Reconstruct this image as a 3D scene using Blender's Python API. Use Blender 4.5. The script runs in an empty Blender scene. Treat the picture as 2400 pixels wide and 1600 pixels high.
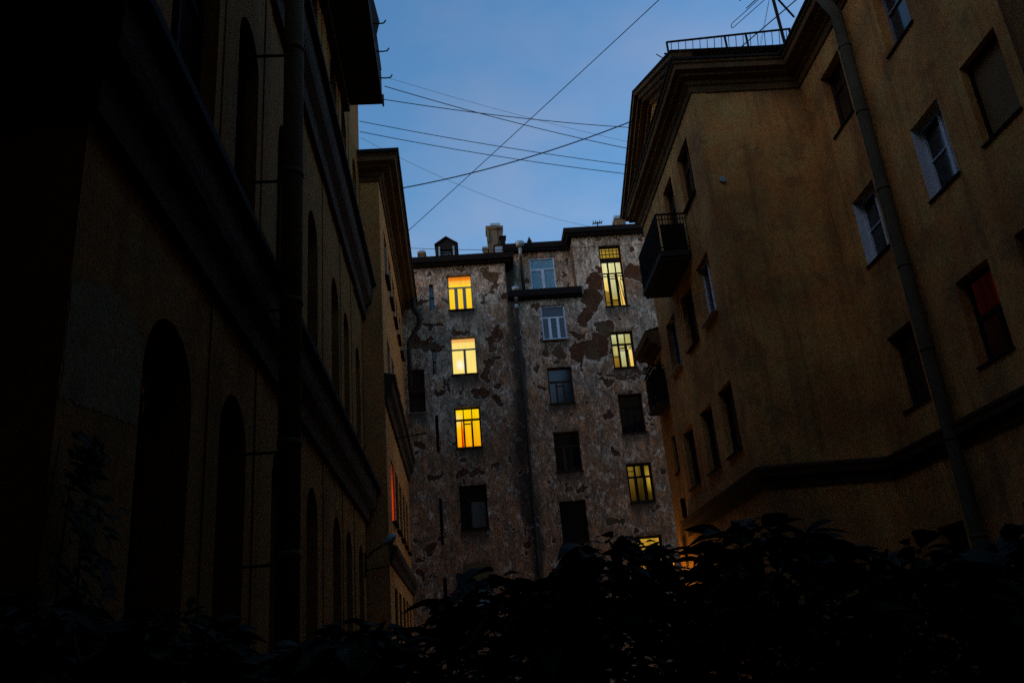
import bpy, bmesh, math, random
import numpy as np
from mathutils import Vector, Matrix

rad = math.radians
random.seed(7)
SC = bpy.context.scene
COL = SC.collection

# ---------------------------------------------------------------- camera
EYE = Vector((0.0, 0.0, 1.6))
F_PX = 1977.35
p, r, y = rad(20.667), rad(-4.992), rad(-3.369)
fw = Vector((-math.sin(y) * math.cos(p), math.cos(y) * math.cos(p), math.sin(p)))
x0 = Vector((math.cos(y), math.sin(y), 0.0))
u0 = x0.cross(fw)
cx = math.cos(r) * x0 + math.sin(r) * u0
cu = -math.sin(r) * x0 + math.cos(r) * u0
cam_data = bpy.data.cameras.new('camera')
cam_data.sensor_width = 36.0
cam_data.sensor_fit = 'HORIZONTAL'
cam_data.lens = F_PX / 2400.0 * 36.0
cam_data.clip_start = 0.05
cam_data.clip_end = 2000.0
cam = bpy.data.objects.new('camera', cam_data)
m = Matrix.Identity(4)
for i in range(3):
    m[i][0] = cx[i]; m[i][1] = cu[i]; m[i][2] = -fw[i]; m[i][3] = EYE[i]
cam.matrix_world = m
COL.objects.link(cam)
SC.camera = cam

# ---------------------------------------------------------------- exposure, sky, sun
EXPO = 3.0
SC.view_settings.view_transform = 'Standard'
SC.view_settings.look = 'None'
SC.view_settings.exposure = EXPO
SC.view_settings.gamma = 1.0
SC.view_settings.use_curve_mapping = False
SC.cycles.use_denoising = False
SC.cycles.max_bounces = 6
SC.cycles.diffuse_bounces = 4
SC.cycles.sample_clamp_indirect = 2.0

SUN_EL, SUN_ROT = rad(0.5), rad(247.0)
w = bpy.data.worlds.new('World')
SC.world = w
w.use_nodes = True
nt = w.node_tree
nt.nodes.clear()
N = nt.nodes.new
out = N('ShaderNodeOutputWorld')
bg = N('ShaderNodeBackground')
sky = N('ShaderNodeTexSky')
sky.sky_type = 'NISHITA'
sky.sun_disc = False
sky.sun_elevation = SUN_EL
sky.sun_rotation = SUN_ROT
sky.air_density = 1.0
sky.dust_density = 0.3
sky.ozone_density = 2.4
# thin dusk cloud, a little paler and more violet than the clear sky
tc = N('ShaderNodeTexCoord')
mp = N('ShaderNodeMapping'); mp.inputs['Scale'].default_value = (1.6, 1.6, 3.2)
nz = N('ShaderNodeTexNoise'); nz.inputs['Scale'].default_value = 2.2; nz.inputs['Detail'].default_value = 6; nz.inputs['Roughness'].default_value = 0.5
rmp = N('ShaderNodeMapRange'); rmp.inputs[1].default_value = 0.40; rmp.inputs[2].default_value = 0.64
rmp.inputs[3].default_value = 0.0; rmp.inputs[4].default_value = 1.0
mix = N('ShaderNodeMix'); mix.data_type = 'RGBA'; mix.blend_type = 'MULTIPLY'
mix.inputs[0].default_value = 1.0
cl = N('ShaderNodeMix'); cl.data_type = 'RGBA'
cl.inputs[6].default_value = (0.72, 0.96, 1.04, 1)
cl.inputs[7].default_value = (1.30, 1.09, 1.02, 1)
L = nt.links.new
L(tc.outputs['Generated'], mp.inputs['Vector']); L(mp.outputs[0], nz.inputs['Vector'])
L(nz.outputs[0], rmp.inputs[0]); L(rmp.outputs[0], cl.inputs[0])
L(sky.outputs[0], mix.inputs[6]); L(cl.outputs[2], mix.inputs[7])
L(mix.outputs[2], bg.inputs['Color'])
bg.inputs['Strength'].default_value = 0.15
L(bg.outputs[0], out.inputs['Surface'])

sun_d = bpy.data.lights.new('sun', 'SUN')
sun_d.energy = 0.045
sun_d.angle = rad(45)
sun_d.color = (1.0, 0.62, 0.32)
sun = bpy.data.objects.new('sun', sun_d)
sun.rotation_euler = Vector((-0.62, -0.60, 0.50)).to_track_quat('Z', 'Y').to_euler()   # afterglow from the upper left
COL.objects.link(sun)

# ---------------------------------------------------------------- helpers
def lin(c):
    c = c / 255.0
    return c / 12.92 if c < 0.04045 else ((c + 0.055) / 1.055) ** 2.4

def glow(rgb, k=1.0):                    # colour of something that gives off light, as seen at this exposure
    s = k / (2.0 ** EXPO)
    return tuple(lin(v) * s for v in rgb) + (1.0,)

class MB:
    """collects boxes, quads and tubes in the coordinates of a facade frame and links them as ONE mesh"""
    def __init__(self, fr=None):
        self.v = []; self.f = []; self.fr = fr or (lambda a, b, c: (a, b, c)); self.smooth = set()
    def P(self, a, b, c):
        self.v.append(tuple(self.fr(a, b, c))); return len(self.v) - 1
    def face(self, pts):
        self.f.append([self.P(*q) for q in pts])
    def box(self, a0, a1, b0, b1, c0, c1):
        i = [self.P(a, b, c) for a in (a0, a1) for b in (b0, b1) for c in (c0, c1)]
        for q in ((0, 1, 3, 2), (4, 6, 7, 5), (0, 4, 5, 1), (2, 3, 7, 6), (0, 2, 6, 4), (1, 5, 7, 3)):
            self.f.append([i[k] for k in q])
    def bar(self, p0, p1, t, t2=None):   # square bar between two points
        t2 = t2 or t
        p0 = Vector(self.fr(*p0)); p1 = Vector(self.fr(*p1)); d = (p1 - p0).normalized()
        a = d.cross(Vector((0, 0, 1)))
        if a.length < 1e-3: a = d.cross(Vector((1, 0, 0)))
        a.normalize(); b = d.cross(a)
        k = len(self.v)
        for q in (p0, p1):
            for s, u in ((-1, -1), (1, -1), (1, 1), (-1, 1)):
                self.v.append(tuple(q + a * s * t / 2 + b * u * t2 / 2))
        self.f += [[k, k+1, k+2, k+3], [k+7, k+6, k+5, k+4]] + [[k+i, k+4+i, k+4+(i+1) % 4, k+(i+1) % 4] for i in range(4)]
    def tube(self, pts, rads, n=10, cap=True):
        pts = [Vector(self.fr(*q)) for q in pts]
        if not hasattr(rads, '__len__'): rads = [rads] * len(pts)
        rings = []
        ref = Vector((0.13, 0.31, 0.94)).normalized()
        for i, q in enumerate(pts):
            d = (pts[min(i + 1, len(pts) - 1)] - pts[max(i - 1, 0)])
            d.normalize()
            rf = ref if abs(d.dot(ref)) < 0.95 else Vector((1, 0.1, 0)).normalized()
            a = d.cross(rf).normalized(); b = d.cross(a)
            ring = []
            for k in range(n):
                t = 2 * math.pi * k / n
                self.v.append(tuple(q + (a * math.cos(t) + b * math.sin(t)) * rads[i])); ring.append(len(self.v) - 1)
            rings.append(ring)
        for i in range(len(rings) - 1):
            for k in range(n):
                self.f.append([rings[i][k], rings[i][(k+1) % n], rings[i+1][(k+1) % n], rings[i+1][k]]); self.smooth.add(len(self.f) - 1)
        if cap:
            self.f.append(list(reversed(rings[0]))); self.f.append(list(rings[-1]))
    def build(self, name, mat, parent=None):
        me = bpy.data.meshes.new(name)
        me.from_pydata(self.v, [], self.f)
        for i in self.smooth: me.polygons[i].use_smooth = True
        me.materials.append(mat)
        me.update()
        o = bpy.data.objects.new(name, me)
        COL.objects.link(o)
        if parent: o.parent = parent; o.matrix_parent_inverse = parent.matrix_world.inverted()
        return o

def tag(o, label=None, cat=None, group=None, kind=None):
    if label: o['label'] = label
    if cat: o['category'] = cat
    if group: o['group'] = group
    if kind: o['kind'] = kind
    return o

def thing(name, label, cat, loc=(0, 0, 0), group=None):
    o = bpy.data.objects.new(name, None)
    o.empty_display_size = 0.3
    o.location = loc
    COL.objects.link(o)
    o.matrix_world = Matrix.Translation(Vector(loc))
    return tag(o, label, cat, group)

def molding(mb, path, prof):
    """sweep profile [(outward, z)] along an open plan path, outward = right hand side of travel, mitred corners"""
    n = len(path); offs = []
    for i in range(n):
        ds = []
        if i > 0: ds.append((Vector(path[i]) - Vector(path[i-1])).normalized())
        if i < n - 1: ds.append((Vector(path[i+1]) - Vector(path[i])).normalized())
        ns = [Vector((d.y, -d.x)) for d in ds]
        if len(ns) == 1: offs.append(ns[0])
        else:
            b = (ns[0] + ns[1]).normalized(); offs.append(b / max(0.3, b.dot(ns[0])))
    rings = []
    for i in range(n):
        rings.append([mb.P(path[i][0] + offs[i].x * o, path[i][1] + offs[i].y * o, z) for o, z in prof])
    m_ = len(prof)
    for i in range(n - 1):
        for k in range(m_):
            mb.f.append([rings[i][k], rings[i+1][k], rings[i+1][(k+1) % m_], rings[i][(k+1) % m_]])
    mb.f.append(rings[0]); mb.f.append(list(reversed(rings[-1])))

def wall_sheet(mb, u0, u1, z0, z1, holes, reveal=0.3):
    """front face with openings; holes: (u0,u1,z0,z1,'rect'|'arch'); reveals go in by `reveal`"""
    us = sorted({u0, u1} | {min(max(h[0], u0), u1) for h in holes} | {min(max(h[1], u0), u1) for h in holes})
    zs = sorted({z0, z1} | {min(max(h[2], z0), z1) for h in holes} | {min(max(h[3], z0), z1) for h in holes})
    def inside(a, b):
        return any(h[0] < a < h[1] and h[2] < b < h[3] for h in holes)
    for i in range(len(us) - 1):
        for j in range(len(zs) - 1):
            if us[i+1] - us[i] < 1e-6 or zs[j+1] - zs[j] < 1e-6: continue
            if inside((us[i] + us[i+1]) / 2, (zs[j] + zs[j+1]) / 2): continue
            mb.face([(us[i], 0, zs[j]), (us[i+1], 0, zs[j]), (us[i+1], 0, zs[j+1]), (us[i], 0, zs[j+1])])
    for h in holes:
        a, b, c, d = h[:4]; rv = h[5] if len(h) > 5 else reveal
        if h[4] == 'rect':
            out = [(a, c), (b, c), (b, d), (a, d)]
        else:
            rr = (b - a) / 2; zc = d - rr; mid = (a + b) / 2
            arc = [(mid + rr * math.cos(t), zc + rr * math.sin(t)) for t in [math.pi * k / 16 for k in range(17)]]
            out = [(a, c), (b, c)] + arc[0:]
            for k in range(16):
                q0, q1 = arc[k], arc[k+1]
                mb.face([(q0[0], 0, q0[1]), (q0[0], 0, d), (q1[0], 0, d), (q1[0], 0, q1[1])])
        for k in range(len(out)):
            q0, q1 = out[k], out[(k+1) % len(out)]
            mb.face([(q0[0], 0, q0[1]), (q1[0], 0, q1[1]), (q1[0], -rv, q1[1]), (q0[0], -rv, q0[1])])

# ---------------------------------------------------------------- materials
def newmat(name):
    mt = bpy.data.materials.new(name); mt.use_nodes = True
    t = mt.node_tree; b = t.nodes['Principled BSDF']
    return mt, t, b

def plain(name, col, rough=0.6, metal=0.0, var=0.25, scale=6.0, spec=0.3, bump=0.0):
    mt, t, b = newmat(name)
    tc = t.nodes.new('ShaderNodeTexCoord'); n1 = t.nodes.new('ShaderNodeTexNoise')
    n1.inputs['Scale'].default_value = scale; n1.inputs['Detail'].default_value = 6; n1.inputs['Roughness'].default_value = 0.6
    mx = t.nodes.new('ShaderNodeMix'); mx.data_type = 'RGBA'
    mx.inputs[6].default_value = tuple(c * (1 - var) for c in col) + (1,)
    mx.inputs[7].default_value = tuple(min(1, c * (1 + var)) for c in col) + (1,)
    t.links.new(tc.outputs['Object'], n1.inputs['Vector']); t.links.new(n1.outputs[0], mx.inputs[0])
    t.links.new(mx.outputs[2], b.inputs['Base Color'])
    b.inputs['Roughness'].default_value = rough; b.inputs['Metallic'].default_value = metal
    b.inputs['Specular IOR Level'].default_value = spec
    if bump:
        bp = t.nodes.new('ShaderNodeBump'); bp.inputs['Strength'].default_value = bump; bp.inputs['Distance'].default_value = 0.02
        t.links.new(n1.outputs[0], bp.inputs['Height']); t.links.new(bp.outputs[0], b.inputs['Normal'])
    return mt

def stucco(name, col, col2, stain, seed=0.0):
    """old lime paint: broad blotches, rain streaks and fine grain"""
    mt, t, b = newmat(name)
    A = t.nodes.new; K = t.links.new
    tc = A('ShaderNodeTexCoord')
    mp = A('ShaderNodeMapping'); mp.inputs['Location'].default_value = (seed, seed * 1.7, seed * 0.6)
    K(tc.outputs['Object'], mp.inputs[0])
    big = A('ShaderNodeTexNoise'); big.inputs['Scale'].default_value = 0.45; big.inputs['Detail'].default_value = 8; big.inputs['Roughness'].default_value = 0.62
    K(mp.outputs[0], big.inputs['Vector'])
    mp2 = A('ShaderNodeMapping'); mp2.inputs['Scale'].default_value = (2.6, 2.6, 0.22)
    K(mp.outputs[0], mp2.inputs[0])
    st = A('ShaderNodeTexNoise'); st.inputs['Scale'].default_value = 1.0; st.inputs['Detail'].default_value = 7; st.inputs['Roughness'].default_value = 0.6
    K(mp2.outputs[0], st.inputs['Vector'])
    fine = A('ShaderNodeTexNoise'); fine.inputs['Scale'].default_value = 9.0; fine.inputs['Detail'].default_value = 8; fine.inputs['Roughness'].default_value = 0.75
    K(mp.outputs[0], fine.inputs['Vector'])
    r1 = A('ShaderNodeMapRange'); r1.inputs[1].default_value = 0.38; r1.inputs[2].default_value = 0.62
    K(big.outputs[0], r1.inputs[0])
    m1 = A('ShaderNodeMix'); m1.data_type = 'RGBA'; m1.inputs[6].default_value = (*col, 1); m1.inputs[7].default_value = (*col2, 1)
    K(r1.outputs[0], m1.inputs[0])
    r2 = A('ShaderNodeMapRange'); r2.inputs[1].default_value = 0.52; r2.inputs[2].default_value = 0.72; r2.inputs[4].default_value = 0.7
    K(st.outputs[0], r2.inputs[0])
    m2 = A('ShaderNodeMix'); m2.data_type = 'RGBA'; m2.inputs[7].default_value = (*stain, 1)
    K(r2.outputs[0], m2.inputs[0]); K(m1.outputs[2], m2.inputs[6])
    r3 = A('ShaderNodeMapRange'); r3.inputs[1].default_value = 0.3; r3.inputs[2].default_value = 0.7; r3.inputs[3].default_value = 0.72; r3.inputs[4].default_value = 1.2
    K(fine.outputs[0], r3.inputs[0])
    m3 = A('ShaderNodeMix'); m3.data_type = 'RGBA'; m3.blend_type = 'MULTIPLY'; m3.inputs[0].default_value = 1.0
    K(m2.outputs[2], m3.inputs[6]); K(r3.outputs[0], m3.inputs[7])
    K(m3.outputs[2], b.inputs['Base Color'])
    hn = A('ShaderNodeTexNoise'); hn.inputs['Scale'].default_value = 1.5; hn.inputs['Detail'].default_value = 5; hn.inputs['Roughness'].default_value = 0.65
    mp3 = A('ShaderNodeMapping'); mp3.inputs['Location'].default_value = (seed + 4, 2, seed)
    K(tc.outputs['Object'], mp3.inputs[0]); K(mp3.outputs[0], hn.inputs['Vector'])
    hr = A('ShaderNodeMapRange'); hr.inputs[1].default_value = 0.35; hr.inputs[2].default_value = 0.65; K(hn.outputs[0], hr.inputs[0])
    hm = A('ShaderNodeMix'); hm.data_type = 'RGBA'; hm.inputs[6].default_value = (1.12, 0.90, 0.86, 1); hm.inputs[7].default_value = (0.90, 1.04, 1.06, 1)
    K(hr.outputs[0], hm.inputs[0])
    m4 = A('ShaderNodeMix'); m4.data_type = 'RGBA'; m4.blend_type = 'MULTIPLY'; m4.inputs[0].default_value = 1.0
    K(m3.outputs[2], m4.inputs[6]); K(hm.outputs[2], m4.inputs[7]); K(m4.outputs[2], b.inputs['Base Color'])
    # damp patches and old repairs with an edge of their own
    dn = A('ShaderNodeTexNoise'); dn.inputs['Scale'].default_value = 0.8; dn.inputs['Detail'].default_value = 9; dn.inputs['Roughness'].default_value = 0.7
    mp4 = A('ShaderNodeMapping'); mp4.inputs['Location'].default_value = (2, seed + 7, 5); K(tc.outputs['Object'], mp4.inputs[0]); K(mp4.outputs[0], dn.inputs['Vector'])
    dr_ = A('ShaderNodeMapRange'); dr_.inputs[1].default_value = 0.54; dr_.inputs[2].default_value = 0.60; dr_.inputs[4].default_value = 0.45; K(dn.outputs[0], dr_.inputs[0])
    m5 = A('ShaderNodeMix'); m5.data_type = 'RGBA'; m5.inputs[7].default_value = (*stain, 1)
    K(dr_.outputs[0], m5.inputs[0]); K(m4.outputs[2], m5.inputs[6]); K(m5.outputs[2], b.inputs['Base Color'])
    bp = A('ShaderNodeBump'); bp.inputs['Strength'].default_value = 0.5; bp.inputs['Distance'].default_value = 0.02
    K(fine.outputs[0], bp.inputs['Height']); K(bp.outputs[0], b.inputs['Normal'])
    b.inputs['Roughness'].default_value = 0.95; b.inputs['Specular IOR Level'].default_value = 0.1
    mt['out'] = m3.name
    return mt

def glass(name, col=(0.006, 0.008, 0.011), rough=0.06, spec=0.5):
    mt, t, b = newmat(name)
    b.inputs['Base Color'].default_value = (*col, 1); b.inputs['Roughness'].default_value = rough
    b.inputs['Specular IOR Level'].default_value = spec
    tc = t.nodes.new('ShaderNodeTexCoord'); n1 = t.nodes.new('ShaderNodeTexNoise'); n1.inputs['Scale'].default_value = 1.3
    bp = t.nodes.new('ShaderNodeBump'); bp.inputs['Strength'].default_value = 0.08; bp.inputs['Distance'].default_value = 0.02
    t.links.new(tc.outputs['Object'], n1.inputs['Vector']); t.links.new(n1.outputs[0], bp.inputs['Height']); t.links.new(bp.outputs[0], b.inputs['Normal'])
    return mt

def lit(name, stops, axis='X', folds=0.0, hot=None, fold_scale=9.0, k=1.0):
    """a lit window: curtain or room behind the glass; stops = [(height 0..1, sRGB)]"""
    mt = bpy.data.materials.new(name); mt.use_nodes = True
    t = mt.node_tree; t.nodes.clear(); A = t.nodes.new; K = t.links.new
    o = A('ShaderNodeOutputMaterial'); e = A('ShaderNodeEmission')
    tc = A('ShaderNodeTexCoord'); sp = A('ShaderNodeSeparateXYZ'); K(tc.outputs['Generated'], sp.inputs[0])
    cr = A('ShaderNodeValToRGB'); els = cr.color_ramp.elements
    while len(els) > 1: els.remove(els[-1])
    els[0].position = stops[0][0]; els[0].color = glow(stops[0][1], k)
    for pos, c in stops[1:]:
        q = els.new(pos); q.color = glow(c, k)
    K(sp.outputs['Z'], cr.inputs[0])
    src = cr.outputs[0]
    nz = A('ShaderNodeTexNoise'); nz.inputs['Scale'].default_value = 1.0; nz.inputs['Detail'].default_value = 4
    mp = A('ShaderNodeMapping'); mp.inputs['Scale'].default_value = (fold_scale, fold_scale, 0.6)
    K(tc.outputs['Generated'], mp.inputs[0]); K(mp.outputs[0], nz.inputs['Vector'])
    mr = A('ShaderNodeMapRange'); mr.inputs[1].default_value = 0.3; mr.inputs[2].default_value = 0.7
    mr.inputs[3].default_value = 1.0 - folds; mr.inputs[4].default_value = 1.0 + folds * 0.5
    K(nz.outputs[0], mr.inputs[0])
    mx = A('ShaderNodeMix'); mx.data_type = 'RGBA'; mx.blend_type = 'MULTIPLY'; mx.inputs[0].default_value = 1.0
    K(src, mx.inputs[6]); K(mr.outputs[0], mx.inputs[7]); src = mx.outputs[2]
    if hot:
        hx, hz, hr, hc = hot
        vd = A('ShaderNodeVectorMath'); vd.operation = 'DISTANCE'
        cb = A('ShaderNodeCombineXYZ'); K(sp.outputs['X' if axis == 'X' else 'Y'], cb.inputs[0]); K(sp.outputs['Z'], cb.inputs[1])
        vd.inputs[1].default_value = (hx, hz, 0); K(cb.outputs[0], vd.inputs[0])
        m2 = A('ShaderNodeMapRange'); m2.inputs[1].default_value = 0.0; m2.inputs[2].default_value = hr; m2.inputs[3].default_value = 1; m2.inputs[4].default_value = 0
        K(vd.outputs['Value'], m2.inputs[0])
        m3 = A('ShaderNodeMix'); m3.data_type = 'RGBA'; m3.inputs[7].default_value = glow(hc)
        K(m2.outputs[0], m3.inputs[0]); K(src, m3.inputs[6]); src = m3.outputs[2]
    K(src, e.inputs['Color']); e.inputs['Strength'].default_value = 1.0
    K(e.outputs[0], o.inputs['Surface'])
    return mt

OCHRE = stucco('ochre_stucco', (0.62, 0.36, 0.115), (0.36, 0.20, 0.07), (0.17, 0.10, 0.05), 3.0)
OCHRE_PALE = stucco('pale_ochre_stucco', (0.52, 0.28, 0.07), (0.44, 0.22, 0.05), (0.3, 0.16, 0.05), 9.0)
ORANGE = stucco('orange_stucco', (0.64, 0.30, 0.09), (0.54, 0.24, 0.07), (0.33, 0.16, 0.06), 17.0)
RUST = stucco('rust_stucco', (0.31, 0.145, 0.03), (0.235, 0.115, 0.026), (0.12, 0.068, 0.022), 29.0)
TRIM = stucco('cornice_stucco', (0.17, 0.10, 0.042), (0.12, 0.072, 0.032), (0.07, 0.042, 0.022), 41.0)
DARK_TRIM = stucco('dark_band_stucco', (0.085, 0.06, 0.035), (0.07, 0.045, 0.028), (0.04, 0.03, 0.02), 51.0)  # darkest stucco colour, for the bands and string course
ROOF = plain('roof_sheet_iron', (0.022, 0.02, 0.019), 0.9, 0.0, 0.3, 2.0, spec=0.08)
GUTTER = plain('tarred_gutter', (0.014, 0.013, 0.013), 0.9, 0.0, 0.3, 3.0, spec=0.08)
ZINC = plain('zinc_sheet', (0.30, 0.40, 0.46), 0.45, 0.3, 0.2, 3.0)
PIPE_DARK = plain('rusty_drainpipe', (0.03, 0.024, 0.02), 0.7, 0.0, 0.4, 3.0)
PIPE_GREY = plain('painted_drainpipe', (0.085, 0.085, 0.06), 0.9, 0.0, 0.45, 1.6, spec=0.1, bump=0.4)
PIPE_BROWN = plain('brown_drainpipe', (0.13, 0.095, 0.05), 0.85, 0.0, 0.4, 2.0, spec=0.1, bump=0.4)
IRON = plain('black_iron', (0.012, 0.011, 0.01), 0.8, 0.0, 0.3, 8.0, spec=0.1)
WHITE = plain('white_window_paint', (0.52, 0.68, 0.84), 0.5, 0.0, 0.08, 4.0)
GREYF = plain('grey_window_paint', (0.22, 0.23, 0.25), 0.5, 0.0, 0.15, 4.0)
BROWNF = plain('brown_window_wood', (0.05, 0.03, 0.018), 0.8, 0.0, 0.3, 6.0, spec=0.1)
DARKF = plain('dark_window_wood', (0.016, 0.013, 0.011), 0.85, 0.0, 0.3, 6.0, spec=0.08)
CONC = plain('grey_concrete', (0.17, 0.14, 0.11), 0.9, 0.0, 0.3, 4.0)
SLAB = plain('dark_balcony_slab', (0.035, 0.026, 0.019), 0.9, 0.0, 0.3, 4.0)  # near-black all over, for the balcony slabs
GLASS = glass('dark_glass')
GLASS_BLUE = glass('sky_lit_glass', (0.008, 0.024, 0.042), 0.1, 0.6)
BLIND = plain('sky_tinted_blind', (0.15, 0.34, 0.47), 0.6, 0.0, 0.06, 2.0)  # blue of the sky reflected in the glass, put into the blind colour
CHIM = stucco('chimney_plaster', (0.20, 0.17, 0.11), (0.14, 0.11, 0.075), (0.06, 0.05, 0.04), 61.0)
GROUND = plain('wet_asphalt', (0.04, 0.038, 0.035), 0.9, 0.0, 0.3, 3.0)
CABLE = plain('black_cable', (0.015, 0.016, 0.02), 0.6, 0.0, 0.1, 3.0)

# ---------------------------------------------------------------- facade frames (u along, d outward, z up)
YAW = rad(1.5); TC, TS = math.cos(YAW), math.sin(YAW)
def fr_back(u, d, z): return (u, 37.0 - d, z)
def fr_back2(u, d, z): return (u, 38.0 - d, z)
def fr_near(u, d, z): return (10.2 - d, u, z)            # near right wall
def fr_wing(u, d, z): return (7.0 - d, u, z)             # street side of the right wing
def fr_blank(u, d, z): return (u, 20.15 - d, z)          # windowless end of the right wing
def fr_left(u, d, z):                                     # arcaded wall on the left, u = world Y
    return (-3.24 - math.tan(YAW) * (u - 25.1) + TC * d, u + TS * d, z)
def fr_lwing(u, d, z):
    return (-2.6 - math.tan(YAW) * (u - 25.1) + TC * d, u + TS * d, z)
def fr_lend(u, d, z): return (u, 25.1 - d, z)
def fr_lsouth(u, d, z): return (u, 5.45 - d, z)

def window(parent, fr, u0, u1, z0, z1, pane_mat, frame_mat, bars=(), depth=0.22, fw=0.055, sill=None, lining=None, label=None, arch=False, sill_mat=None, fd=0.05):
    """one window of a building: frame bars (mesh), pane and sill as its children.
    bars: (fu0, fz0, fu1, fz1, width) in fractions of the opening"""
    mb = MB(fr)
    if arch:
        rr = (u1 - u0) / 2; zc = z1 - rr; mid = (u0 + u1) / 2
        pts = [(u0, z0)] + [(mid - rr * math.cos(t), zc + rr * math.sin(t)) for t in [math.pi * k / 12 for k in range(13)]] + [(u1, z0)]
        for k in range(len(pts)):
            a, b = pts[k], pts[(k+1) % len(pts)]
            mb.bar((a[0], -depth, a[1]), (b[0], -depth, b[1]), fw * 1.6, fd * 2)
    else:
        mb.box(u0, u0 + fw, -depth - fd, -depth + fd, z0, z1); mb.box(u1 - fw, u1, -depth - fd, -depth + fd, z0, z1)
        mb.box(u0 + fw, u1 - fw, -depth - fd, -depth + fd, z0, z0 + fw); mb.box(u0 + fw, u1 - fw, -depth - fd, -depth + fd, z1 - fw, z1)
    for i, (a, b, c, d, wd) in enumerate(bars):
        ua, ub, za, zb = u0 + a * (u1 - u0), u0 + c * (u1 - u0), z0 + b * (z1 - z0), z0 + d * (z1 - z0)
        e = fd * 0.8 - 0.003 * (i % 5)
        if abs(a - c) < 1e-6: mb.box(ua - wd / 2, ua + wd / 2, -depth - e, -depth + e, min(za, zb), max(za, zb))
        elif abs(b - d) < 1e-6: mb.box(min(ua, ub), max(ua, ub), -depth - e + .002, -depth + e - .002, za - wd / 2, za + wd / 2)
        else: mb.bar((ua, -depth, za), (ub, -depth, zb), wd)
    if lining:                            # painted jambs and head
        mb.box(u0 - .001, u0 + .012, -depth, -0.004, z0, z1); mb.box(u1 - .012, u1 + .001, -depth, -0.004, z0, z1)
    wobj = mb.build('window', frame_mat, parent)
    if label: wobj['label'] = label
    pn = MB(fr)
    d_ = -depth - 0.012
    if arch:
        pn.face([(q[0], d_, q[1]) for q in pts])
    else:
        pn.face([(u0, d_, z0), (u1, d_, z0), (u1, d_, z1), (u0, d_, z1)])
    pn.build('pane', pane_mat, wobj)
    if sill:
        s = MB(fr); s.box(u0 - 0.03, u1 + 0.03, -0.05, sill, z0 - 0.045, z0 - 0.005)
        s.build('sill', sill_mat or ROOF, wobj)
    return wobj

# ---------------------------------------------------------------- ground
g = MB(); g.face([(-400, -400, 0), (400, -400, 0), (400, 400, 0), (-400, 400, 0)])
tag(g.build('ground', GROUND), kind='structure')

# ================================================================ the peeling tenement that closes the court
tene = thing('tenement', 'old tenement with peeling grey plaster and yellow lit windows closing the court', 'building', (3, 37.5, 0))
L_WIN = [(-0.68, 0.48, 17.37, 19.19), (-0.70, 0.48, 14.15, 15.97), (-0.72, 0.46, 10.67, 12.55), (-0.72, 0.49, 7.05, 8.97), (-0.72, 0.46, 3.75, 5.60)]
M_WIN = [(3.66, 4.82, 15.56, 17.29), (3.68, 4.82, 12.42, 14.16), (3.66, 4.83, 9.27, 11.07), (3.62, 4.78, 6.17, 7.95), (3.62, 4.78, 3.0, 4.8)]
R_WIN = [(6.81, 7.91, 17.05, 20.30), (6.81, 7.91, 13.92, 15.76), (6.80, 7.92, 10.80, 12.64), (6.76, 7.91, 7.66, 9.40), (6.77, 7.92, 4.42, 6.20)]
SLITS = [(-1.57, -1.37, 17.42, 18.78), (-1.58, -1.42, 14.24, 15.46), (-1.60, -1.46, 10.55, 12.27), (-1.62, -1.48, 6.51, 8.49), (-1.62, -1.46, 3.2, 5.13)]
NICHE = (-2.75, -1.99, 12.46, 14.52)
HOLES = L_WIN + M_WIN + R_WIN + SLITS + [NICHE]
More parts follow.
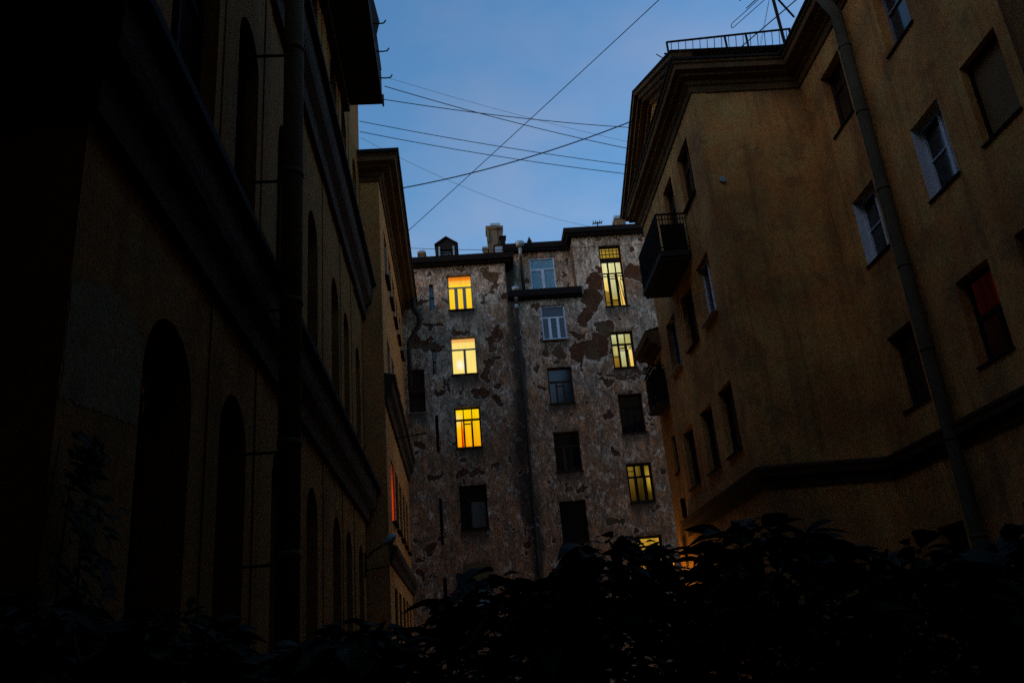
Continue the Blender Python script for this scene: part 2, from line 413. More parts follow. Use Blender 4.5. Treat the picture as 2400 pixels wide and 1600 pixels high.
# fallen plaster: (x, z, half width, half height, depth of loss)
LOSS = [(6.62, 15.9, 0.35, 0.5), (5.75, 16.6, 0.3, 0.5), (8.9, 18.5, 0.4, 0.5), (0.9, 14.2, 0.2, 0.5), (1.6, 16.2, 0.2, 0.3), (7.3, 13.55, 0.8, 0.12), (1.54, 19.11, 0.46, 0.36), (1.62, 18.62, 0.14, 0.3), (-1.5, 16.78, 0.54, 0.17), (-1.72, 15.61, 0.95, 0.24), (1.24, 15.47, 0.29, 0.37), (1.43, 14.67, 0.25, 0.19),
 (0.5, 13.12, 0.31, 0.39), (1.26, 12.8, 0.28, 0.19), (1.37, 13.41, 0.31, 0.16), (-1.36, 13.32, 0.12, 0.14), (-0.28, 13.57, 0.12, 0.1), (-0.94, 13.45, 0.07, 0.05), (-1.1, 14.05, 0.16, 0.08),
 (6.36, 18.42, 0.40, 0.66), (6.13, 17.5, 0.45, 0.62), (8.45, 18.64, 0.55, 0.45), (5.24, 15.7, 0.32, 0.21), (5.32, 14.9, 0.5, 0.55), (6.1, 15.0, 0.6, 0.6), (4.2, 14.95, 0.38, 0.37), (4.05, 14.42, 0.29, 0.15),
 (6.21, 13.73, 0.22, 0.08), (6.29, 13.35, 0.25, 0.1), (6.66, 13.29, 0.13, 0.08), (7.17, 13.29, 0.25, 0.2), (7.74, 13.25, 0.28, 0.13), (8.21, 13.61, 0.22, 0.27), (5.14, 12.19, 0.19, 0.09), (4.49, 11.95, 0.12, 0.1),
 (5.07, 19.31, 0.13, 0.11), (5.3, 18.64, 0.15, 0.29), (-0.22, 16.22, 0.48, 0.12), (-0.81, 17.62, 0.12, 0.28), (-2.27, 15.92, 0.25, 0.27), (0.95, 9.89, 0.18, 0.16), (0.05, 9.48, 0.36, 0.23), (-0.48, 9.78, 0.11, 0.09),
 (-2.2, 10.87, 0.29, 0.21), (1.5, 10.41, 0.09, 0.06), (3.91, 11.36, 0.11, 0.14), (6.24, 9.94, 0.26, 0.28), (5.98, 9.03, 0.11, 0.07), (8.21, 9.72, 0.15, 0.07), (1.41, 7.12, 0.07, 0.06), (1.13, 7.17, 0.08, 0.04),
 (-2.04, 5.06, 0.1, 0.06), (4.97, 7.94, 0.11, 0.09), (8.09, 11.01, 0.1, 0.09), (-2.0, 17.9, 0.3, 0.2), (-2.1, 17.2, 0.2, 0.3)]

rng = np.random.default_rng(11)
TAB = rng.random((256, 256))
def vnoise(x, z):
    xi = np.floor(x).astype(int); zi = np.floor(z).astype(int); fx = x - xi; fz = z - zi
    fx = fx * fx * (3 - 2 * fx); fz = fz * fz * (3 - 2 * fz)
    g_ = lambda a, b: TAB[a % 256, b % 256]
    return (g_(xi, zi) * (1 - fx) + g_(xi + 1, zi) * fx) * (1 - fz) + (g_(xi, zi + 1) * (1 - fx) + g_(xi + 1, zi + 1) * fx) * fz
def fbm(x, z, o=5):
    s = 0; a = 0.5; t = 0
    for k in range(o):
        s = s + a * vnoise(x + 17.3 * k, z + 5.1 * k); t += a; a *= 0.55; x = x * 2.03; z = z * 2.03
    return s / t

def smooth(e0, e1, x):
    t = np.clip((x - e0) / (e1 - e0), 0, 1); return t * t * (3 - 2 * t)

def tenement_sheet(name, y0, x_a, x_b, z_a, z_b, holes, tops, mat):
    """plaster wall as a fine grid: real depth where plaster has fallen off, openings cut out"""
    def lines(a, b, keys, step):
        ks = sorted({a, b} | {k for k in keys if a < k < b}); r_ = []
        for i in range(len(ks) - 1):
            n = max(1, int(round((ks[i+1] - ks[i]) / step)))
            r_ += list(np.linspace(ks[i], ks[i+1], n, endpoint=False))
        return np.array(r_ + [b])
    xs = lines(x_a, x_b, [h[0] for h in holes] + [h[1] for h in holes] + [t[0] for t in tops] + [t[1] for t in tops], 0.05)
    zs = lines(z_a, z_b, [h[2] for h in holes] + [h[3] for h in holes] + [t[2] for t in tops], 0.05)
    X, Z = np.meshgrid(xs, zs, indexing='ij')
    wx = X + 1.0 * (fbm(X * 1.3, Z * 1.3, 6) - 0.5) + 0.30 * (fbm(X * 6, Z * 6, 4) - 0.5)
    wz = Z + 1.0 * (fbm(X * 1.3 + 40, Z * 1.3 + 9, 6) - 0.5) + 0.30 * (fbm(X * 6 + 7, Z * 6, 4) - 0.5)
    loss = np.zeros_like(X)
    for (a, b, c, d) in LOSS:
        q = np.sqrt(((wx - a) / c) ** 2 + ((wz - b) / d) ** 2)
        loss = np.maximum(loss, 1 - smooth(0.72, 1.2, q))
    small = fbm(X * 1.9 + 3, Z * 1.9 + 31, 6) + 0.10 * (fbm(X * 0.5, Z * 0.5 + 7, 3) - 0.5)
    loss = np.maximum(loss, 0.7 * smooth(0.655, 0.70, small) * (Z > 5))
    rough = 0.020 * (fbm(X * 4, Z * 2.2, 5) - 0.5) + 0.03 * (fbm(X * 1.1, Z * 0.9, 3) - 0.5)
    dep = rough * (1 - 0.3 * loss) - 0.035 * loss
    for h in holes:                       # keep the edges of openings clean
        dx = np.maximum(np.maximum(h[0] - X, X - h[1]), 0); dz = np.maximum(np.maximum(h[2] - Z, Z - h[3]), 0)
        dep = dep * smooth(0.0, 0.12, np.sqrt(dx * dx + dz * dz))
    soot = np.zeros_like(X)
    nA = fbm(X * 1.2 + 11, Z * 0.5, 5); nB = fbm(X * 5, Z * 0.9 + 3, 5)
    for h in holes:
        if h[1] - h[0] < 0.6: continue
        under = np.clip(h[2] - Z, 0, 9); ins = smooth(-0.12, 0.08, np.minimum(X - h[0] + 0.05, h[1] + 0.05 - X))
        soot = np.maximum(soot, (Z < h[2]) * ins * (1 - smooth(0.15, 0.35 + 1.1 * nB, under)) * 0.75)
        above = np.clip(Z - h[3], 0, 9)
        soot = np.maximum(soot, (Z >= h[3]) * ins * (1 - smooth(0.0, 0.05 + 0.5 * nB, above)) * 0.5)
    px_ = np.abs(X - 2.35 - 0.9 * (nA - 0.5))
    soot = np.maximum(soot, (1 - smooth(0.08, 0.16 + 0.85 * fbm(X * 0.8, Z * 0.6 + 20, 4), px_)) * 0.85)
    for t in tops:
        if t[2] > 17: soot = np.maximum(soot, ((X > t[0]) & (X < t[1])) * (1 - smooth(0.0, 0.1 + 0.8 * nB, t[2] - Z)) * 0.7)
    nx, nz_ = X.shape
    verts = [(float(X[i, j]), float(y0 - dep[i, j]), float(Z[i, j])) for i in range(nx) for j in range(nz_)]
    faces = []
    for i in range(nx - 1):
        xm = (xs[i] + xs[i+1]) / 2
        top = [t[2] for t in tops if t[0] < xm < t[1]]
        top = top[0] if top else z_b
        for j in range(nz_ - 1):
            zm = (zs[j] + zs[j+1]) / 2
            if zm > top or any(h[0] < xm < h[1] and h[2] < zm < h[3] for h in holes): continue
            k = i * nz_ + j
            faces.append((k, k + nz_, k + nz_ + 1, k + 1))
    base = len(verts)
    for h in holes:
        a, b, c, d = h[:4]
        i = len(verts); rv = 0.34
        verts += [(a, y0, c), (b, y0, c), (b, y0, d), (a, y0, d), (a, y0 + rv, c), (b, y0 + rv, c), (b, y0 + rv, d), (a, y0 + rv, d)]
        faces += [(i, i+1, i+5, i+4), (i+1, i+2, i+6, i+5), (i+2, i+3, i+7, i+6), (i+3, i, i+4, i+7)]
    me = bpy.data.meshes.new(name)
    me.from_pydata(verts, [], faces)
    at = me.attributes.new('loss', 'FLOAT', 'POINT')
    vals = np.zeros(len(verts), dtype=np.float32); vals[:base] = loss.reshape(-1); at.data.foreach_set('value', vals)
    at = me.attributes.new('soot', 'FLOAT', 'POINT')
    vals = np.zeros(len(verts), dtype=np.float32); vals[:base] = soot.reshape(-1); at.data.foreach_set('value', vals)
    me.materials.append(mat)
    o = bpy.data.objects.new(name, me); COL.objects.link(o)
    o.parent = tene; o.matrix_parent_inverse = tene.matrix_world.inverted()
    return o

def tenement_material():
    mt, t, b = newmat('peeling_plaster'); A = t.nodes.new; K = t.links.new
    tc = A('ShaderNodeTexCoord'); sp = A('ShaderNodeSeparateXYZ'); K(tc.outputs['Object'], sp.inputs[0])
    def noise(sc, det=6, ro=0.6, scale=(1, 1, 1), loc=(0, 0, 0)):
        mp = A('ShaderNodeMapping'); mp.inputs['Scale'].default_value = scale; mp.inputs['Location'].default_value = loc
        K(tc.outputs['Object'], mp.inputs[0])
        n = A('ShaderNodeTexNoise'); n.inputs['Scale'].default_value = sc; n.inputs['Detail'].default_value = det; n.inputs['Roughness'].default_value = ro
        K(mp.outputs[0], n.inputs['Vector']); return n.outputs[0]
    def rng_(src, a, b_, c=0.0, d=1.0):
        m_ = A('ShaderNodeMapRange'); m_.inputs[1].default_value = a; m_.inputs[2].default_value = b_; m_.inputs[3].default_value = c; m_.inputs[4].default_value = d
        K(src, m_.inputs[0]); return m_.outputs[0]
    def mixc(fac, c1, c2, mode='MIX'):
        m_ = A('ShaderNodeMix'); m_.data_type = 'RGBA'; m_.blend_type = mode
        if isinstance(fac, float): m_.inputs[0].default_value = fac
        else: K(fac, m_.inputs[0])
        for i, c in ((6, c1), (7, c2)):
            if isinstance(c, tuple): m_.inputs[i].default_value = (*c, 1)
            else: K(c, m_.inputs[i])
        return m_.outputs[2]
    def math_(op, a, b_):
        m_ = A('ShaderNodeMath'); m_.operation = op; m_.use_clamp = False
        for i, c in ((0, a), (1, b_)):
            if isinstance(c, (int, float)): m_.inputs[i].default_value = c
            else: K(c, m_.inputs[i])
        return m_.outputs[0]
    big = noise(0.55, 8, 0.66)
    pink = rng_(math_('SUBTRACT', noise(0.35, 7, 0.6, loc=(5, 0, 9)), math_('MULTIPLY', math_('SUBTRACT', sp.outputs['Z'], 14.5), 0.024)), 0.42, 0.56)  # greyer with height: worn paint, plus sky light put into the colour
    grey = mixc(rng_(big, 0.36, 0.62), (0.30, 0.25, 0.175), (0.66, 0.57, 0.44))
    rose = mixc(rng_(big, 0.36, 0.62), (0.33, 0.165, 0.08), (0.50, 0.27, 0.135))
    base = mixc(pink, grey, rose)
    # grime in irregular blotches and rain streaks
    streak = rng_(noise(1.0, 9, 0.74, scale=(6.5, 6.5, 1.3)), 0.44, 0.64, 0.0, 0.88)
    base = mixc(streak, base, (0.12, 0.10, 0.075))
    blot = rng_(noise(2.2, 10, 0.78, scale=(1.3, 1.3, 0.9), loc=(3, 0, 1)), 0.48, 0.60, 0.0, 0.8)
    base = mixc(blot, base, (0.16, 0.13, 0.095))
    # pale flakes where newer coats cling
    flake = rng_(noise(2.6, 10, 0.8, scale=(1.2, 1.2, 0.8), loc=(9, 0, 3)), 0.54, 0.60, 0.0, 0.75)
    base = mixc(flake, base, (0.72, 0.64, 0.53))
    pit = rng_(noise(5.5, 8, 0.8, scale=(1.1, 1.1, 0.75), loc=(2, 0, 6)), 0.56, 0.64, 0.0, 0.85)
    base = mixc(pit, base, (0.085, 0.066, 0.045))
    fine = rng_(noise(9.0, 7, 0.85, scale=(1.2, 1.2, 0.6)), 0.36, 0.64, 0.35, 1.6)
    base = mixc(1.0, base, fine, 'MULTIPLY')
    # soot below sills, under eaves and greenish black damp along the drainpipe
    so = A('ShaderNodeAttribute'); so.attribute_name = 'soot'
    sf = rng_(math_('ADD', so.outputs['Fac'], math_('MULTIPLY', math_('SUBTRACT', noise(3.0, 7, 0.75, scale=(1.5, 1.5, .7)), 0.5), 0.7)), 0.12, 0.85, 0.0, 0.92)
    base = mixc(sf, base, (0.045, 0.042, 0.034))
    # brick behind
    br = A('ShaderNodeTexBrick'); br.inputs['Scale'].default_value = 1.0
    br.inputs['Brick Width'].default_value = 0.27; br.inputs['Row Height'].default_value = 0.085; br.inputs['Mortar Size'].default_value = 0.012
    br.inputs['Color1'].default_value = (0.115, 0.034, 0.014, 1); br.inputs['Color2'].default_value = (0.075, 0.026, 0.012, 1); br.inputs['Mortar'].default_value = (0.10, 0.075, 0.045, 1)
    cb = A('ShaderNodeCombineXYZ'); K(sp.outputs['X'], cb.inputs[0]); K(sp.outputs['Z'], cb.inputs[1]); K(cb.outputs[0], br.inputs['Vector'])
    undercoat = mixc(rng_(noise(1.1, 5, 0.6, loc=(8, 0, 2)), 0.45, 0.58), br.outputs['Color'], (0.11, 0.075, 0.042))
    brick = mixc(1.0, undercoat, rng_(noise(5.0, 5, 0.7), 0.3, 0.7, 0.6, 1.3), 'MULTIPLY')
    at = A('ShaderNodeAttribute'); at.attribute_name = 'loss'
    lf = rng_(math_('ADD', at.outputs['Fac'], math_('MULTIPLY', math_('SUBTRACT', noise(7.0, 6, 0.8), 0.5), 0.9)), 0.36, 0.58)
    rim = rng_(at.outputs['Fac'], 0.02, 0.35)
    rim2 = math_('MULTIPLY', math_('MULTIPLY', rim, math_('SUBTRACT', 1.0, lf)), 0.55)
    base = mixc(rim2, base, (0.66, 0.59, 0.49))
    col = mixc(lf, base, brick)
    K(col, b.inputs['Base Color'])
    b.inputs['Roughness'].default_value = 0.95; b.inputs['Specular IOR Level'].default_value = 0.12
    bp = A('ShaderNodeBump'); bp.inputs['Strength'].default_value = 0.7; bp.inputs['Distance'].default_value = 0.03
    K(noise(7.0, 8, 0.75, scale=(1.4, 1.4, 0.8)), bp.inputs['Height']); K(bp.outputs[0], b.inputs['Normal'])
    return mt
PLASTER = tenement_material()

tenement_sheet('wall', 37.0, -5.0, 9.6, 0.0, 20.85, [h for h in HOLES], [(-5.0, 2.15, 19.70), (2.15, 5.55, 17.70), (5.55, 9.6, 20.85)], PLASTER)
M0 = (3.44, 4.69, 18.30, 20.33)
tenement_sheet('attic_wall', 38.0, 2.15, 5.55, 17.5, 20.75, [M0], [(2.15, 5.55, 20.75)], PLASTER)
# returns and the body behind
mb = MB(); mb.box(2.05, 2.15, 37.03, 42, 17.0, 19.9); mb.box(5.55, 5.65, 37.03, 42, 17.0, 21.0)
mb.box(9.5, 9.6, 37.03, 48, 0, 21.0); mb.box(-5.0, -4.9, 37.03, 48, 0, 19.9)
mb.build('side_wall', CHIM, tene)
mb = MB(); mb.box(-4.9, 9.5, 37.62, 37.72, 0, 17.3); mb.box(-4.9, 2.05, 37.62, 37.72, 17.3, 19.6); mb.box(5.65, 9.5, 37.62, 37.72, 17.3, 20.7); mb.box(2.15, 5.55, 38.62, 38.7, 17.4, 20.6)
mb.build('rear_wall', DARKF, tene)
# eaves, roofs
mb = MB(); molding(mb, [(5.50, 41.5), (5.50, 37.0), (9.75, 37.0)], [(0.0, 20.83), (0.16, 20.83), (0.22, 20.93), (0.32, 20.97), (0.34, 21.22), (-0.2, 21.32)])
mb.build('cornice', GUTTER, tene)
mb = MB(); molding(mb, [(-5.0, 37.0), (2.25, 37.0), (2.25, 41.0)], [(0.0, 19.68), (0.14, 19.68), (0.2, 19.78), (0.34, 19.82), (0.36, 20.10), (-0.2, 20.17)])
mb.build('cornice', GUTTER, tene)
mb = MB(); molding(mb, [(2.16, 38.0), (5.49, 38.0)], [(0.0, 20.66), (0.18, 20.66), (0.34, 20.76), (0.36, 21.04), (-0.2, 21.12)])
mb.build('cornice', GUTTER, tene)
mb = MB(); molding(mb, [(2.16, 37.0), (5.72, 37.0)], [(0.0, 17.64), (0.12, 17.64), (0.30, 17.74), (0.32, 18.06), (-0.06, 18.14)])
mb.face([(2.16, 37.05, 18.12), (5.54, 37.05, 18.12), (5.54, 37.98, 18.30), (2.16, 37.98, 18.30)])
mb.build('ledge', GUTTER, tene)
roof = MB()
for a, b, y0_, z0_ in ((-5.0, 2.2, 37.1, 20.16), (2.2, 5.45, 38.1, 21.10), (5.45, 9.8, 37.1, 21.30)):
    roof.face([(a, y0_, z0_), (b, y0_, z0_), (b, 46, z0_ + (46 - y0_) * 0.24), (a, 46, z0_ + (46 - y0_) * 0.24)])
roof.box(-5.0, 9.6, 46, 46.2, 0, 22)
ROOFOBJ = roof.build('roof', ROOF, tene)

# dormer with a louvred hatch
def dormer():
    d = MB()
    xa, xb, xm, ya, yb = -1.25, -0.05, -0.65, 38.5, 41.5
    zb, ze, zt = 20.3, 21.62, 22.02
    d.face([(xa + .06, ya, zb), (-1.0, ya, zb), (-1.0, ya, 21.38), (xa + .06, ya, ze)])
    d.face([(-0.31, ya, zb), (xb - .06, ya, zb), (xb - .06, ya, ze), (-0.31, ya, 21.38)])
    d.face([(-1.0, ya, 21.38), (-0.31, ya, 21.38), (xb - .06, ya, ze), (xm, ya, zt - .04), (xa + .06, ya, ze)])
    d.box(xa + .05, xa + .09, ya + .005, yb, zb, ze); d.box(xb - .09, xb - .05, ya + .005, yb, zb, ze)
    for s, xe in ((-1, xa), (1, xb)):
        for dz in (0.0,):
            d.face([(xe, ya - .12, ze - .02), (xm, ya - .12, zt), (xm, yb, zt), (xe, yb, ze - .02)])
            d.face([(xe, ya - .12, ze + .04), (xm, ya - .12, zt + .06), (xm, yb, zt + .06), (xe, yb, ze + .04)])
            d.face([(xe, ya - .12, ze - .02), (xm, ya - .12, zt), (xm, ya - .12, zt + .06), (xe, ya - .12, ze + .04)])
            d.face([(xe, ya - .12, ze - .02), (xe, yb, ze - .02), (xe, yb, ze + .04), (xe, ya - .12, ze + .04)])
    o = d.build('dormer', ROOF, ROOFOBJ)
dormer()
mb = MB(); mb.box(-1.06, -0.98, 38.44, 38.62, 20.5, 21.52); mb.box(-0.33, -0.25, 38.44, 38.62, 20.5, 21.52)
for k in range(5):
    z = 20.72 + k * 0.13
    mb.face([(-0.9, 38.56, z), (-0.41, 38.56, z), (-0.41, 38.66, z + .09), (-0.9, 38.66, z + .09)])
mb.build('louvre_hatch', ZINC, ROOFOBJ)
mb = MB(); mb.box(-0.975, -0.335, 38.72, 38.76, 20.4, 21.4); mb.build('hatch_backing', GUTTER, ROOFOBJ)

def chimney(boxes, caps, mat=CHIM):
    c = MB()
    for q in boxes: c.box(*q)
    o = c.build('chimney', mat, ROOFOBJ)
    if caps:
        k = MB()
        for q in caps: k.box(*q)
        k.build('chimney_cap', ZINC, ROOFOBJ)
chimney([(-2.08, -1.75, 38.5, 39.0, 20.0, 21.16), (-2.13, -1.70, 38.45, 39.05, 21.16, 21.30)], [(-2.05, -1.76, 38.52, 38.98, 21.30, 21.42)])
chimney([(-2.33, -2.085, 38.5, 38.85, 20.0, 20.9)], [(-2.36, -2.135, 38.46, 38.9, 20.9, 21.02)])
chimney([(1.47, 1.98, 38.5, 39.2, 20.0, 22.36), (1.985, 2.27, 38.62, 39.3, 20.0, 22.44), (1.42, 2.0, 38.44, 39.25, 22.36, 22.55), (1.44, 1.56, 38.4, 38.49, 21.62, 22.3), (1.98, 2.32, 38.55, 39.3, 22.44, 22.58)],
        [(1.68, 2.18, 38.6, 39.2, 22.585, 22.77)])
chimney([(1.20, 1.45, 38.4, 38.8, 20.0, 21.25), (1.50, 1.72, 38.36, 38.485, 20.0, 21.25)], [(1.16, 1.43, 38.36, 38.8, 21.255, 21.34)])
chimney([(8.27, 8.80, 39.0, 39.7, 20.5, 22.83)], [(8.22, 8.85, 38.95, 39.75, 22.83, 23.0)])
mb = MB(); mb.box(1.80, 2.20, 38.1, 38.6, 20.2, 21.18); mb.build('roof_hatch', ZINC, ROOFOBJ)
mb = MB(); mb.box(1.74, 2.26, 38.05, 38.65, 21.185, 21.24); mb.box(2.12, 2.34, 38.0, 38.4, 21.25, 21.62); mb.box(2.05, 2.40, 37.95, 38.45, 21.62, 21.68); mb.build('hatch_lid', GUTTER, ROOFOBJ)
mb = MB(); mb.face([(3.40, 37.7, 21.1), (3.66, 37.7, 21.1), (3.53, 37.7, 21.42)]); mb.face([(3.40, 37.7, 21.1), (3.53, 37.7, 21.42), (3.53, 38.4, 21.3)]); mb.face([(3.66, 37.7, 21.1), (3.53, 37.7, 21.42), (3.53, 38.4, 21.3)])
mb.build('roof_vent', ROOF, ROOFOBJ)

# drainpipes with their new zinc ends
mb = MB(); mb.tube([(2.52, 36.86, 17.15), (2.50, 36.86, 12.0), (2.46, 36.86, 6.5), (2.44, 36.86, 0.2)], 0.075)
for z in (15.6, 12.9, 10.2, 7.4): mb.tube([(2.5, 36.86, z), (2.5, 36.86, z + .1)], 0.092)
pipe = mb.build('drainpipe', PIPE_DARK, tene)
mb = MB(); mb.tube([(2.53, 36.84, 17.16), (2.53, 36.84, 17.38)], 0.09); mb.build('pipe_collar', ZINC, pipe)
mb = MB(); mb.tube([(2.54, 36.80, 17.62), (2.54, 36.80, 18.02)], 0.085); mb.tube([(2.55, 36.78, 18.03), (2.55, 36.78, 18.10), (2.55, 36.78, 18.24)], [0.09, 0.17, 0.19])
mb.build('pipe_funnel', ZINC, pipe)
mb = MB(); mb.tube([(2.53, 36.83, 17.38), (2.54, 36.80, 17.62)], 0.078); mb.build('pipe_joint', PIPE_DARK, pipe)
mb = MB(); mb.tube([(3.05, 37.9, 18.2), (3.02, 37.88, 20.3)], 0.075); pipe = mb.build('drainpipe', PIPE_DARK, tene)
mb = MB(); mb.tube([(3.02, 37.84, 20.32), (3.02, 37.6, 20.75)], 0.085); mb.tube([(3.02, 37.54, 20.76), (3.02, 37.54, 20.86), (3.02, 37.54, 21.02)], [0.09, 0.2, 0.24]); mb.build('pipe_funnel', ZINC, pipe)

# ---- windows of the tenement
T3 = lambda w_: ((0, .655, 1, .655, .07), (.33, 0, .33, .655, w_), (.67, 0, .67, .655, w_))
YEL = lit('yellow_curtain', [(0.0, (255, 190, 40)), (0.12, (255, 205, 30)), (0.74, (255, 214, 50)), (0.80, (255, 190, 70)), (0.865, (255, 185, 70)), (0.87, (238, 140, 30)), (1.0, (225, 110, 12))], folds=0.12)
PALE = lit('pale_curtain', [(0.0, (255, 226, 120)), (0.6, (255, 228, 125)), (0.88, (255, 222, 118)), (0.885, (240, 178, 95)), (1.0, (235, 170, 85))], folds=0.08, hot=(0.33, 0.27, 0.2, (255, 255, 235)), fold_scale=14)
AMBER = lit('amber_curtain', [(0.0, (255, 165, 10)), (0.3, (255, 185, 12)), (1.0, (255, 215, 10))], folds=0.14, hot=(0.1, 0.72, 0.22, (255, 225, 120)), fold_scale=7)
STAIR = lit('stairwell_light', [(0.0, (150, 120, 35)), (0.10, (120, 92, 25)), (0.16, (205, 175, 80)), (0.27, (150, 125, 50)), (0.275, (222, 212, 140)), (0.5, (226, 218, 150)), (0.75, (226, 222, 162)), (0.8, (150, 120, 35)), (1.0, (165, 138, 55))], folds=0.22, fold_scale=5)
STAIR2 = lit('stairwell_light_lower', [(0.0, (150, 125, 45)), (0.32, (165, 140, 55)), (0.36, (140, 120, 50)), (0.42, (184, 174, 102)), (1.0, (178, 172, 110))], folds=0.25, fold_scale=5)
STAIR3 = lit('stairwell_light_dim', [(0.0, (40, 28, 6)), (0.35, (75, 56, 12)), (0.9, (105, 85, 24)), (1.0, (98, 82, 24))], folds=0.75, fold_scale=2.6, hot=(0.95, 0.6, 0.38, (190, 155, 45)))

window(tene, fr_back, *L_WIN[0], YEL, GREYF, T3(.16), depth=0.16, fw=0.05, sill=0.1, label='window with a yellow curtain and an orange blind strip')
window(tene, fr_back, *L_WIN[1], PALE, GREYF, ((0, .675, 1, .675, .07), (.53, 0, .53, .675, .11)), depth=0.16, fw=0.05, sill=0.06, label='window with a pale yellow glowing curtain')
wn = window(tene, fr_back, *L_WIN[2], AMBER, DARKF, ((0, .70, 1, .70, .09), (.34, 0, .34, 1, .045), (.665, 0, .665, 1, .045), (.34, .60, .60, .60, .05), (.34, 0, .34, .66, .07), (.64, 0, .64, .66, .07)), depth=0.2, fw=0.07, sill=0.06, label='window glowing amber with red curtains')
red_curt = lit('red_curtain', [(0.0, (200, 40, 0)), (1.0, (215, 70, 5))], folds=0.4, fold_scale=3)
mb = MB(fr_back); mb.face([(-0.47, -.205, 10.75), (-0.37, -.205, 10.75), (-0.41, -.205, 12.0), (-0.45, -.205, 12.0)]); mb.face([(-0.36, -.203, 10.75), (-0.30, -.203, 10.75), (-0.39, -.203, 11.9), (-0.40, -.203, 11.9)]); mb.build('curtain', red_curt, wn)
window(tene, fr_back, *L_WIN[3], GLASS, DARKF, ((0, .68, 1, .68, .09), (.36, 0, .36, .68, .14)), depth=0.22, fw=0.08, sill=0.05)
mb = MB(fr_back); mb.face([(-0.25, -.21, 7.15), (0.4, -.21, 7.15), (0.4, -.21, 8.25), (-0.25, -.21, 8.25)]); mb.build('net_curtain', plain('dim_net_curtain', (0.10, 0.11, 0.11), 0.9), tene.children[-1])
window(tene, fr_back, *L_WIN[4], BLIND, GREYF, ((0, .45, 1, .45, .06), (.5, 0, .5, .45, .06)), depth=0.16, fw=0.06, sill=0.05, label='ground floor window with a white blind')
mb = MB(fr_back); mb.box(-0.74, 0.48, -0.05, 0.02, 4.72, 5.6); mb.build('boarding', PIPE_BROWN, tene)
window(tene, fr_back2, *M0, BLIND, WHITE, ((0, .70, 1, .70, .07), (.5, 0, .5, .70, .15), (0, .665, .5, .665, .03)), depth=0.1, fw=0.06, label='white framed window with a blind tinted with reflected sky')
window(tene, fr_back, *M_WIN[0], GLASS_BLUE, WHITE, T3(.13), depth=0.14, fw=0.07, sill=0.12, label='white framed window with three narrow lights', sill_mat=WHITE)
window(tene, fr_back, *M_WIN[1], GLASS_BLUE, BROWNF, ((0, .62, 1, .62, .07), (.33, 0, .33, .62, .07), (.63, 0, .63, .62, .07), (.33, .50, .63, .50, .05)), depth=0.2, fw=0.07, sill=0.05)
window(tene, fr_back, *M_WIN[2], GLASS, BROWNF, ((0, .64, 1, .64, .07), (.37, 0, .37, .64, .14), (.63, 0, .63, .64, .05)), depth=0.22, fw=0.07, sill=0.05)
wn = window(tene, fr_back, *M_WIN[3], GLASS, DARKF, ((0, .70, 1, .70, .07), (.33, 0, .33, 1, .05), (.63, 0, .63, .7, .05)), depth=0.22, fw=0.07, sill=0.05)
window(tene, fr_back, *M_WIN[4], GLASS, DARKF, ((0, .70, 1, .70, .07), (.5, 0, .5, .7, .06)), depth=0.22, fw=0.07, sill=0.05)
# stairwell column on the right
bars = [(0, .775, 1, .775, .26), (.33, .66, .33, .77, .04), (0, .555, 1, .555, .06), (.32, 0, .32, .555, .13), (.665, 0, .665, .555, .13), (.37, .575, .37, .77, .03), (.34, .555, .34, .77, .06), (.68, .555, .68, .77, .06), (0, .51, 1, .51, .035), (.36, .47, .64, .47, .04), (.36, .12, .64, .12, .04), (.80, .03, .72, .50, .03), (.84, .48, .98, .40, .03), (.80, .42, .90, .52, .03), (.93, .03, .82, .42, .035), (0, .10, .32, .08, .03), (.92, .07, 1, .14, .03)]
for k in range(1, 6): bars.append((k / 6, .815, k / 6, 1, .028))
for k in (1, 2): bars.append((0, .815 + k * .062, 1, .815 + k * .062, .028))
window(tene, fr_back, *R_WIN[0], STAIR, DARKF, bars, depth=0.24, fw=0.09, sill=0.05, label='tall stairwell window with a barred top light and open casements')
window(tene, fr_back, *R_WIN[1], STAIR2, DARKF, ((0, .66, 1, .66, .09), (.345, 0, .345, 1, .10), (.66, 0, .66, .66, .13), (.66, .66, .66, 1, .05), (.36, .56, .62, .56, .05), (.36, .50, .62, .50, .03), (.76, .05, .74, .5, .03), (.74, .5, .92, .62, .035), (0, .33, .32, .33, .04)), depth=0.24, fw=0.1, sill=0.05, label='stairwell window lit dull yellow with an open casement')
window(tene, fr_back, *R_WIN[2], GLASS, DARKF, ((0, .68, 1, .68, .06), (.36, 0, .36, .68, .05), (.66, 0, .66, .68, .05)), depth=0.26, fw=0.08, sill=0.05)
window(tene, fr_back, *R_WIN[3], STAIR3, DARKF, ((0, .66, 1, .66, .09), (.35, 0, .35, .66, .14), (.69, 0, .69, .66, .16), (.35, .66, .35, 1, .09), (.66, .66, .66, 1, .18), (0, .82, .3, .82, .03)), depth=0.24, fw=0.1, sill=0.05, label='stairwell window lit a dim olive yellow')
STAIR4 = lit('stairwell_light_bottom', [(0.0, (150, 100, 25)), (1.0, (190, 145, 45))], folds=0.5)
window(tene, fr_back, *R_WIN[4], STAIR4, DARKF, ((0, .66, 1, .66, .09), (.35, 0, .35, .66, .14), (.69, 0, .69, .66, .16)), depth=0.24, fw=0.1, sill=0.05)
for i, s_ in enumerate(SLITS):
    window(tene, fr_back, *s_, BLIND if i == 0 else GLASS, DARKF, ((0, .52, 1, .52, .05),), depth=0.18, fw=0.025)
mb = MB(fr_back); mb.box(-2.75, -1.99, -0.36, -0.3, 12.46, 14.52)
for k in range(6): mb.box(-2.70 + k * .13, -2.67 + k * .13, -0.06, -0.03, 13.5, 14.5)
mb.box(-2.75, -1.99, -0.07, -0.02, 13.42, 13.5)
mb.build('niche', BROWNF, tene)

